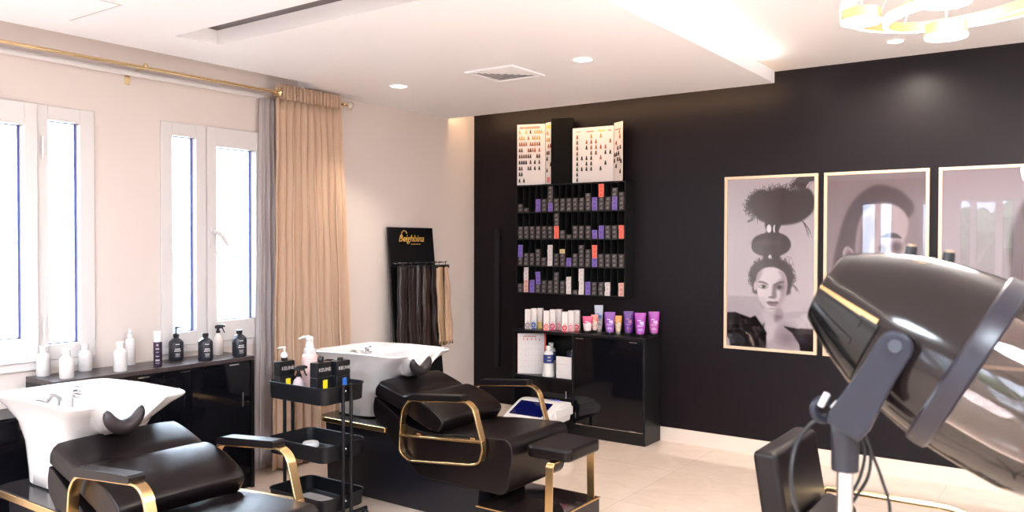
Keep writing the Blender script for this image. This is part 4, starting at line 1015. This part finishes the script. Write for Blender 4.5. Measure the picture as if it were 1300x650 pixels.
# head hair
cv.poly([(.29, .60), (.27, .55), (.33, .50), (.46, .475), (.62, .475), (.73, .51), (.77, .57), (.74, .64), (.70, .68), (.34, .68), (.31, .64)], DK, 2)
for k in range(160):
    a = rs.uniform(0, 2*PI); cx, cy = .52+.235*math.cos(a), .575+.10*math.sin(a); an = a+rs.normal(0, .6); L = rs.uniform(.02, .06); cv.hair(cx, cy, cx+L*math.cos(an), cy+.5*L*math.sin(an), rs.normal(0, .5), DK, op=.3)
for k in range(5): cv.hair(.72, .63, .82+rs.uniform(-.02, .02), .66+rs.uniform(-.01, .01), .2, DK, op=.5)
# neck, shoulders
SK = (.93, .88, .90); SH = (.58, .51, .55)
cv.poly([(.40, .72), (.64, .72), (.63, .80), (.70, .835), (.84, .90), (.86, 1.01), (.45, 1.01), (.42, .88), (.43, .80)], (.80, .74, .77), 2)
cv.poly([(.42, .78), (.52, .80), (.60, .84), (.56, .92), (.48, .96), (.44, .88)], SK, 4, .8); cv.poly([(.58, .76), (.65, .77), (.64, .82), (.56, .84)], SH, 3, .8)
cv.ell(.70, .93, .10, .05, (.55, .48, .52), .8, .6)
# face
cv.poly([(.345, .60), (.37, .555), (.45, .525), (.56, .522), (.66, .55), (.70, .60), (.695, .66), (.66, .71), (.60, .755), (.53, .775), (.46, .76), (.39, .72), (.355, .665)], SK, 1)
cv.poly([(.60, .54), (.68, .56), (.70, .62), (.69, .67), (.65, .72), (.58, .765), (.56, .75), (.62, .70), (.615, .66), (.55, .635), (.60, .60), (.64, .58)], SH, 3, .75)
cv.poly([(.345, .60), (.365, .56), (.42, .53), (.40, .57), (.37, .61), (.36, .66)], (.45, .38, .41), 3, .6)
cv.ell(.335, .635, .018, .028, (.85, .78, .8), .3)
# brows, eyes, nose, mouth
cv.poly([(.38, .606), (.43, .607), (.485, .620), (.48, .626), (.42, .616), (.38, .615)], (.25, .19, .21), 1, .9); cv.poly([(.555, .622), (.61, .606), (.66, .602), (.665, .610), (.61, .617), (.56, .630)], (.25, .19, .21), 1, .9)
cv.ell(.430, .636, .045, .013, (.45, .38, .40), .5, .8); cv.ell(.432, .637, .020, .010, (.12, .09, .1), .3); cv.ell(.405, .637, .010, .005, (.95, .93, .94), .4, .8)
cv.ell(.612, .636, .045, .014, (.35, .28, .31), .5, .85); cv.ell(.612, .637, .020, .010, (.08, .06, .07), .3)
cv.poly([(.54, .625), (.575, .63), (.58, .67), (.585, .695), (.555, .705), (.53, .698)], (.42, .35, .38), 2, .85); cv.ell(.52, .698, .03, .006, (.35, .28, .3), .5, .8)
cv.poly([(.465, .728), (.51, .719), (.54, .723), (.58, .718), (.605, .727), (.58, .744), (.53, .751), (.49, .742)], (.48, .38, .42), 1, .9); cv.ell(.535, .729, .06, .0025, (.12, .08, .09), .4, .9); cv.ell(.53, .765, .05, .006, (.6, .53, .56), .6, .7)
# jacket
cv.poly([(-.02, .80), (.10, .795), (.28, .825), (.34, .81), (.47, .905), (.46, 1.03), (-.02, 1.03)], (.12, .09, .10), 1, smooth=False)
for k in range(26):
    x = rs.uniform(.02, .44); y = rs.uniform(.85, .98); cv.ell(x, y, rs.uniform(.01, .03), rs.uniform(.01, .04), (.40, .34, .37) if k % 2 else (.05, .04, .05), .7, .55, rs.uniform(-.6, .6))
cv.poly([(.66, .862), (.80, .872), (1.02, .868), (1.02, 1.03), (.86, 1.03), (.84, .96), (.76, .90)], (.16, .13, .15), 1, smooth=False); cv.ell(.86, .93, .06, .02, (.4, .38, .42), .8, .5, .3)
cv.poly([(-.02, .93), (.03, .96), (.05, 1.03), (-.02, 1.03)], (.75, .70, .72), 1, smooth=False)
picture('wall_picture', 2.457, 3.150, .790, 2.102, cv, 'framed portrait of a person with hair tied into three tall knots')
# second portrait, profile
cv = Cv(210, 400, (.56, .49, .52))
cv.poly([(.02, 1.02), (.06, .55), (.12, .36), (.20, .22), (.32, .12), (.50, .065), (.68, .08), (.80, .12), (.88, .18), (.84, .24), (.70, .25), (.45, .40), (.40, .60), (.36, .80), (.34, 1.02)], (.29, .22, .26), 3)
cv.poly([(.40, .20), (.52, .165), (.66, .165), (.78, .205), (.83, .26), (.82, .33), (.79, .37), (.83, .43), (.86, .475), (.85, .495), (.79, .51), (.80, .54), (.76, .565), (.78, .60), (.74, .64), (.70, .68), (.55, .72), (.42, .66), (.34, .55), (.30, .42), (.33, .28)], (.75, .67, .69), 2)
cv.poly([(.34, .28), (.44, .22), (.5, .3), (.44, .42), (.46, .55), (.40, .62), (.33, .5), (.31, .40)], (.45, .37, .41), 6, .7)
cv.ell(.235, .455, .062, .058, (.78, .70, .72), .12, 1, -.25); cv.ell(.24, .452, .036, .036, (.45, .37, .40), .3, .9, -.25); cv.ell(.245, .465, .018, .020, (.72, .64, .66), .4, .9)
cv.poly([(.56, .345), (.64, .325), (.72, .33), (.77, .355), (.72, .352), (.62, .35)], (.22, .16, .19), 1); cv.ell(.72, .40, .055, .030, (.33, .26, .29), .5, .9); cv.ell(.575, .41, .035, .02, (.35, .28, .3), .5, .8)
cv.ell(.80, .50, .035, .012, (.5, .42, .45), .5, .8); cv.poly([(.66, .575), (.72, .56), (.80, .55), (.785, .575), (.80, .60), (.72, .61)], (.42, .33, .36), 2); 
cv.poly([(.42, .68), (.66, .70), (.70, .80), (.86, .90), (.90, 1.02), (.36, 1.02)], (.66, .58, .61), 4)
for k in range(200):
    x = rs.uniform(.06, .36); cv.hair(x+.1, rs.uniform(.12, .4), x, 1.0, rs.normal(.02, .05), (.40, .33, .37) if k % 2 else (.18, .13, .16), op=.25)
cv.hair(.27, .50, .29, .62, .1, (.8, .75, .76), op=.8)
picture('wall_picture', 3.194, 3.875, .790, 2.102, cv, 'framed side-face portrait of a long-haired person, middle of three')
cv = Cv(210, 400, (.70, .64, .67))
cv.poly([(.62, .55), (.60, .38), (.66, .24), (.78, .14), (.95, .10), (1.02, .10), (1.02, 1.02), (.55, 1.02), (.60, .80)], (.42, .33, .35), 4)
cv.poly([(.78, .36), (.84, .27), (.94, .24), (1.02, .26), (1.02, .78), (.92, .76), (.82, .66), (.77, .52)], (.82, .75, .76), 3)
for k in range(220):
    x = rs.uniform(.60, .80); cv.hair(x+.1, rs.uniform(.12, .3), x, 1.0, rs.normal(.02, .06), (.62, .50, .50) if k % 2 else (.25, .18, .2), op=.3)
cv.poly([(-.02, .9), (.3, .86), (.55, .88), (.8, .86), (1.02, .88), (1.02, 1.02), (-.02, 1.02)], (.35, .3, .33), 3)
picture('wall_picture', 3.930, 4.61, .790, 2.102, cv, 'framed portrait of a person with loose hair, rightmost, cut by the photo edge')

# ------------------------------------------------------------------ ring chandelier
t = thing('chandelier', (4.45, -3.1, ZT), 'gold ring chandelier with glowing white rings and drum lamps', 'chandelier')
RGOLD = mat('satin_gold_ring', (.72, .42, .20), .42, metal=1)
def ringlamp(c, r, tilt, name):
    """flat ribbon ring: gold inside, white diffuser outside and below"""
    c = Vector(c); n = Vector(tilt).normalized(); a = n.cross(Vector((0, 1, 0))).normalized(); b = n.cross(a); N = 96
    bmg, bml = B(), B(); rg, rl = [], []
    for k in range(N):
        q = 2*PI*k/N; d = a*math.cos(q)+b*math.sin(q); 
        rg.append([c+d*(r-.010)+n*.020, c+d*(r-.004)+n*.020, c+d*(r-.004)-n*.018, c+d*(r-.010)-n*.018])
        rl.append([c+d*(r-.003)+n*.014, c+d*(r+.003)+n*.012, c+d*(r+.003)-n*.018, c+d*(r-.012)-n*.020, c+d*(r-.012)-n*.017, c+d*(r-.003)-n*.017])
    rg.append(rg[0]); rl.append(rl[0]); loft(bmg, rg, False, False); loft(bml, rl, False, False)
    for q in (bmg, bml): bmesh.ops.remove_doubles(q, verts=q.verts, dist=1e-5)
    g = obj('gold_ring', bmg, RGOLD, t); obj('ring_diffuser', bml, RINGL, g)
    return c
c1 = at(1229, -7, 3.05); c2 = at(1224, 9, 2.90)
ringlamp(c1, .44, (-.05, .0, 1), 'a'); ringlamp(c2, .26, (-.10, -.06, 1), 'b')
for px, py, d_, r in ((1093, 22, 3.05, .069), (1201, 40, 2.90, .067), (1202, -3, 2.75, .072)):
    p = at(px, py, d_)
    bm = B(); lathe(bm, (p.x, p.y, p.z), [(r*.9, .030), (r, .026), (r, -.012), (r*.96, -.013)], 32); g = obj('drum_shade', bm, RGOLD, t)
    bm = B(); lathe(bm, (p.x, p.y, p.z), [(r*.98, -.010), (r*1.04, -.014), (r*1.0, -.022), (r*.5, -.026)], 32); obj('drum_diffuser', bm, RINGL, g)
    bm = B(); tube(bm, [(p.x, p.y, p.z+.04), (p.x, p.y, ZT-.02)], .003, 8); obj('hanging_wire', bm, WPLAST, t)
for c, r in ((c1, .44), (c2, .26)):
    for q in (.5, 2.6, 4.7):
        bm = B(); e = Vector((c.x+(r-.007)*math.cos(q), c.y+(r-.007)*math.sin(q), c.z)); tube(bm, [e, (4.45+.05*math.cos(q), -3.1+.05*math.sin(q), ZT-.03)], .0015, 6); obj('hanging_wire', bm, WPLAST, t)
bm = B(); lathe(bm, (4.45, -3.1, ZT-.035), [(.11, 0), (.12, .005), (.12, .034)], 32); obj('ceiling_rose', bm, GOLD, t)
downlight(3.744, -.50, ZT, 'small downlight in the upper ceiling beyond the ring chandelier', .045, 60)
L = bpy.data.lights.new('downlight_or_fill', 'SPOT'); L.energy = 60; L.color = (1, .95, .93); L.spot_size = math.radians(165); L.spot_blend = .6; L.shadow_soft_size = .05  # unseen spot added to brighten the right part of the black wall
lo = bpy.data.objects.new('downlight_or_fill', L); COL.objects.link(lo); lo.location = (5.35, -.55, ZT-.02)

# ------------------------------------------------------------------ styling chair (lower right)
t = thing('styling_chair', (4.15, -3.22, 0), 'black styling chair with a gold tube arm, behind the hood dryer pole', 'salon chair')
bm = B(); prism(bm, rounded([(3.925, .50), (4.015, .50), (3.945, .912), (3.862, .912)], .025, 4), -3.450, -2.990); obj('backrest', bm, LEATHER, t, bevel=.030, seg=5)
bm = B(); prism(bm, rounded([(4.00, .42), (4.11, .42), (4.10, .665), (3.99, .70)], .025, 4), -3.39, -3.03); obj('lumbar_pad', bm, LEATHER, t, bevel=.02, seg=4)
bm = B(); prism(bm, rounded([(3.90, .36), (4.42, .36), (4.44, .44), (4.40, .485), (3.95, .47)], .03, 4), -3.47, -2.97); obj('seat', bm, LEATHER, t, bevel=.025, seg=4)
for y in (-3.56, -2.90):
    bm = B(); pa = [(3.95, y, .60), (3.955, y, .655), (4.0, y, .668), (4.25, y, .672), (4.40, y, .668), (4.455, y, .630), (4.47, y, .57), (4.45, y, .40), (4.38, y, .385), (4.0, y, .38)]
    tube(bm, catmull(pa, 6), .0125, 12)
    for xx in (4.05, 4.3): cyl(bm, (xx, y, .385), (xx, -3.4 if y < -3.2 else -3.05, .385), .010)
    obj('armrest', bm, GOLDD, t)['label'] = 'polished gold tube arm'
bm = B(); lathe(bm, (4.18, -3.22, 0), [(.25, 0), (.25, .012), (.05, .03), (.035, .05), (.035, .36)], 36); obj('pedestal', bm, CHROME, t)

# ------------------------------------------------------------------ hood dryer
D0 = 1.62
Oc = at(1050, 362, 1.629); Rc = at(1226, 460, 1.50)   # centres of the closed end and of the rim
ax = (Rc-Oc); k = ax.length/205; ax.normalize()
view = (Rc-CAM).normalized(); cvw = -(view-ax*view.dot(ax)).normalized()   # towards the camera
nv = cvw.cross(ax); nv = nv if nv.dot(u2) > 0 else -nv
KR = .172/122/k
base = at(1074, 640, D0); base = Vector((base.x, base.y, 0))
t = thing('hood_dryer', (base.x, base.y, 0), 'large glossy dark hood hair dryer with smoked visor at the right edge', 'hair dryer')
HM_ = mat('bronze_gloss_shell', (.012, .008, .008), .12, coat=.1, spec=.35)
HBL = mat('black_gloss_vent', (.006, .006, .007), .12)
HG = mat('grey_joint_plastic', (.018, .019, .029), .40, spec=.3)
def hl(bm, prof, a0=0, a1=2*PI, n=72, mi=0, cap=False, closed=True):
    rings = []
    m_ = n if closed else n+1
    for r, s in prof:
        rings.append([Oc+ax*(s*k)+(nv*math.cos(a0+(a1-a0)*i/n)+cvw*math.sin(a0+(a1-a0)*i/n))*(r*k*KR) for i in range(m_)])
    return loft(bm, rings, cap, cap, closed, mi)
bm = B(); hl(bm, [(1, -4), (30, -3), (44, 0), (50, 1), (53, 4), (62, 20), (76, 45), (90, 75), (99, 100), (105, 124), (110, 150), (115, 178), (118, 200), (114, 201), (106, 150), (86, 75), (40, 8), (1, 4)]); o = obj('hood_shell', bm, HM_, t, angle=50)
bm = B(); hl(bm, [(113, 200), (119, 193), (122.5, 196), (123.5, 208), (122.5, 219), (119, 222), (112, 222), (112, 200)]); obj('rim_band', bm, mat('mauve_grey_band', (.020, .017, .024), .32, spec=.35), t)
bm = B(); hl(bm, [(118, 219), (118.5, 240), (118, 280), (116, 315), (111, 338), (106, 350), (104, 349), (109, 337), (114, 314), (116, 280), (116.5, 240), (116, 219)]); obj('visor', bm, SMOKE, t)
bm = B(); hl(bm, [(107, 348), (109, 352), (106, 355), (103, 352), (107, 348)]); obj('visor_edge', bm, mat('visor_edge', (.35, .27, .2), .3), t)
# black louvred vent on the lower camera side
bm = B(); hl(bm, [(54, 3), (64, 20), (78, 45), (92, 75), (102, 98), (97, 100), (75, 45), (50, 3)], PI*.54, PI*.93, 30, closed=False); 
obj('vent_panel', bm, HBL, t)
for q in (.56, .66, .76, .86):
    bm = B(); hl(bm, [(55, 5), (65, 20), (79.5, 45), (93, 74), (93.5, 76), (91, 74)], PI*q, PI*(q+.035), 4, closed=False); obj('vent_louvre', bm, mat('louvre_edge', (.010, .009, .010), .25), t)
bm = B(); hl(bm, [(54.5, 2), (64.5, 20), (79, 45), (100, 94), (97, 94), (60, 20)], PI*.520, PI*.545, 4, closed=False); obj('gold_trim', bm, mat('trim_gold', (.45, .28, .13), .45, metal=1), t)
bm = B(); hl(bm, [(54.5, 2), (64.5, 20), (79, 45), (92, 76), (108, 130), (104, 130), (60, 20)], PI*.935, PI*.965, 4, closed=False); obj('gold_trim', bm, mat('trim_gold', (.45, .28, .13), .45, metal=1), t)
# knobs on top
for s_, q in ((73, -.22), (119, -.16)):
    rr = np.interp(s_, [4, 45, 75, 100, 150, 200], [53, 76, 90, 99, 110, 118]); p = Oc+ax*(s_*k)+(nv*math.cos(q)+cvw*math.sin(q))*(rr*k*KR)
    bm = B(); d_ = u2*.9+nv*.3; cyl(bm, p-d_*.004, p+d_*.019, .0115, .0105, 18); kb = obj('knob', bm, BLKPL, t)
    bm = B(); cyl(bm, p+d_*.0185, p+d_*.0225, .0085, .008, 18); obj('knob_cap', bm, mat('tan_cap', (.45, .30, .18), .4), kb)
# yoke arm on the camera side, pivot and joint
pv = at(1137, 440, 1.405)
dpt = (pv-CAM).dot(fw)
jt = at(1070, 548, dpt+.07)
bm = B(); dr = (jt-pv); dl = dr.length; dr.normalize(); wv = dr.cross(cvw).normalized(); th = cvw*.016
wprof = [(0, .026), (.3, .028), (.62, .032), (.85, .036), (1, .030)]
L_ = []
poly = [(-.028*math.cos(a)*1.0, .028*math.sin(a)) for a in np.linspace(-PI/2, PI/2, 9)]
out = [pv+dr*p[0]+wv*p[1] for p in poly]
side_r = [pv+dr*(dl*a)+wv*b for a, b in wprof[1:]]; side_l = [pv+dr*(dl*a)-wv*b for a, b in wprof[1:]][::-1]
outl = out+side_r+side_l
loft(bm, [[p-th*.9 for p in outl], [p-th*.5+(pv+dr*dl*.5-p)*-.0 for p in outl], [p+th*.6 for p in outl], [p+th*.9+(pv+dr*(dl*.5)-p)*.05 for p in outl]])
obj('yoke_arm', bm, HG, t, bevel=.004, seg=3)
bm = B(); cyl(bm, pv+cvw*.012, pv+cvw*.019, .012, .011, 24); obj('pivot_cap', bm, mat('pivot_grey', (.03, .031, .042), .4), t)
bm = B(); cyl(bm, pv-cvw*.05, pv+cvw*.004, .018, .018, 20); obj('pivot_pin', bm, HG, t)
# collar and pole
pc = at(1073, 562, D0-.10); px_, py_ = pc.x, pc.y
bm = B(); lathe(bm, (px_, py_, 0), [(.024, at(1073, 597, D0-.1).z), (.0245, at(1073, 560, D0-.1).z), (.026, at(1073, 528, D0-.1).z), (.018, at(1073, 520, D0-.1).z)], 24); obj('collar', bm, mat('black_collar', (.012, .012, .018), .35), t)
bm = B(); lathe(bm, (px_, py_, 0), [(.0145, .09), (.0145, at(1073, 590, D0-.1).z)], 20); obj('pole', bm, CHROME, t)
for q in range(5):
    a = q*2*PI/5+.3; bm = B(); e = Vector((px_+.28*math.cos(a), py_+.28*math.sin(a), .065)); tube(bm, [(px_, py_, .10), (px_+.1*math.cos(a), py_+.1*math.sin(a), .09), e], [.02, .018, .012], 10)
    lg = obj('base_leg', bm, BLKMET, t)
    bm = B(); lathe(bm, (0, 0, -.01), [(.024, 0), (.027, .004), (.027, .016), (.024, .02)], 18); bmesh.ops.transform(bm, matrix=Matrix.Translation((e.x, e.y, .027)) @ Matrix.Rotation(a, 4, 'Z') @ Matrix.Rotation(PI/2, 4, 'X'), verts=bm.verts); obj('castor', bm, BLKPL, lg)
# locking lever behind the joint
dj = D0-.06
bm = B(); pts = [at(x, y, dj) for x, y in ((1062, 520), (1050, 532), (1038, 530), (1033, 518), (1040, 508), (1052, 510))]; tube(bm, catmull(pts, 5), .008, 10); obj('clamp_loop', bm, HG, t)
bm = B(); tube(bm, [at(1042, 515, dj-.01), at(1050, 500, dj-.02)], [.006, .0065], 12); tube(bm, [at(1056, 518, dj-.01), at(1063, 510, dj-.015)], [.004, .004], 10); obj('clamp_lever', bm, WPLAST, t)
bm = B(); tube(bm, catmull([at(1048, 526, dj), at(1028, 540, dj), at(1012, 562, dj), at(1005, 592, dj), at(1006, 625, dj), at(1014, 655, dj), at(1030, 720, dj), Vector((px_-.02, py_, .5))], 6), .0042, 8); obj('power_cable', bm, BLKPL, t)
for A_ in ([(1092, 548), (1098, 575), (1092, 605), (1080, 630), (1072, 660)], [(1096, 546), (1105, 572), (1102, 605), (1086, 632), (1074, 650)], [(1094, 545), (1108, 578), (1120, 610), (1130, 655), (1120, 760)]):
    bm = B(); tube(bm, catmull([at(x, y, dj-.02) for x, y in A_], 6), .0032, 8); obj('power_cable', bm, BLKPL, t)

# ------------------------------------------------------------------ daylight
W = bpy.data.worlds.new('sky'); S.world = W; W.use_nodes = True; bg = W.node_tree.nodes['Background']
bg.inputs[0].default_value = (.68, .83, 1.0, 1); bg.inputs[1].default_value = 20.0
def portal(loc, rot, sx, sy):
    L = bpy.data.lights.new('daylight_portal', 'AREA'); L.shape = 'RECTANGLE'; L.size = sx; L.size_y = sy; L.cycles.is_portal = True
    o = bpy.data.objects.new('daylight_portal', L); COL.objects.link(o); o.location = loc; o.rotation_euler = rot
for a0, a1, z0, z1 in LW: portal((-.22, (a0+a1)/2, (z0+z1)/2), (0, -PI/2, 0), z1-z0, a1-a0)
for a0, a1, z0, z1 in FWD: portal(((a0+a1)/2, YB-.22, (z0+z1)/2), (PI/2, 0, 0), a1-a0, z1-z0)
# outside the rear windows (seen as reflections in the picture glass): trees, and a pale screen added to dim the sky
tag(obj('sky_screen', bx(-3, 12, -16.2, -16, 0, 5.5), mat('pale_screen', (.66, .65, .68), .9), smooth=False), 'pale screen added outside to dim the sky mirrored in the picture glass', 'screen')
struct('ground', bx(-6, 14, -18, YB-.2, -.25, -.15), mat('pale_paving', (.5, .49, .48), .9), smooth=False)
for x, y, r in ((2.6, -14.2, .8), (3.6, -14.6, 1.0), (5.6, -14.0, .9)):
    t = thing('tree', (x, y, -.15), 'leafy tree outside, mirrored faintly in the picture glass', 'tree', 'trees mirrored in the picture glass')
    bm = B(); bmesh.ops.create_icosphere(bm, subdivisions=4, radius=r)
    for v in bm.verts:
        q = v.co.normalized(); f_ = 1+.18*math.sin(q.x*9+x)*math.sin(q.y*8)*math.cos(q.z*7)+rng.normal()*.04; v.co = Vector((x, y, 1.5))+v.co*f_
    obj('foliage', bm, mat('leaf_green', (.10, .14, .08), .8), t)
    bm = B(); cyl(bm, (x, y, -.15), (x, y, 1.0), .07, .05); obj('trunk', bm, mat('bark', (.12, .09, .07), .8), t)
# lamps of the chandelier and unseen fill lights added to brighten the room
L = bpy.data.lights.new('chandelier_lamp', 'POINT'); L.energy = 75; L.color = (1, .92, .86); L.shadow_soft_size = .25
lo = bpy.data.objects.new('chandelier_lamp', L); COL.objects.link(lo); lo.location = (4.45, -3.0, 2.30)
for x, y, e in ((5.8, -6.2, 110), (3.6, -7.4, 150), (6.3, -3.2, 45), (1.5, -7.0, 75)):
    L = bpy.data.lights.new('ceiling_fill', 'AREA'); L.shape = 'DISK'; L.size = .9; L.energy = e; L.color = (.80, .90, 1)
    lo = bpy.data.objects.new('ceiling_fill', L); COL.objects.link(lo); lo.location = (x, y, 2.70 if x < 2.9 else 2.84)

S.cycles.max_bounces = 10; S.cycles.diffuse_bounces = 5; S.cycles.glossy_bounces = 5; S.cycles.transparent_max_bounces = 12; S.cycles.transmission_bounces = 8
S.cycles.sample_clamp_indirect = 8; S.cycles.caustics_reflective = False; S.cycles.caustics_refractive = False
S.cycles.use_denoising = True
vs = S.view_settings; vs.view_transform = 'Standard'; vs.look = 'None'; vs.gamma = 1; vs.use_curve_mapping = False; vs.exposure = .75
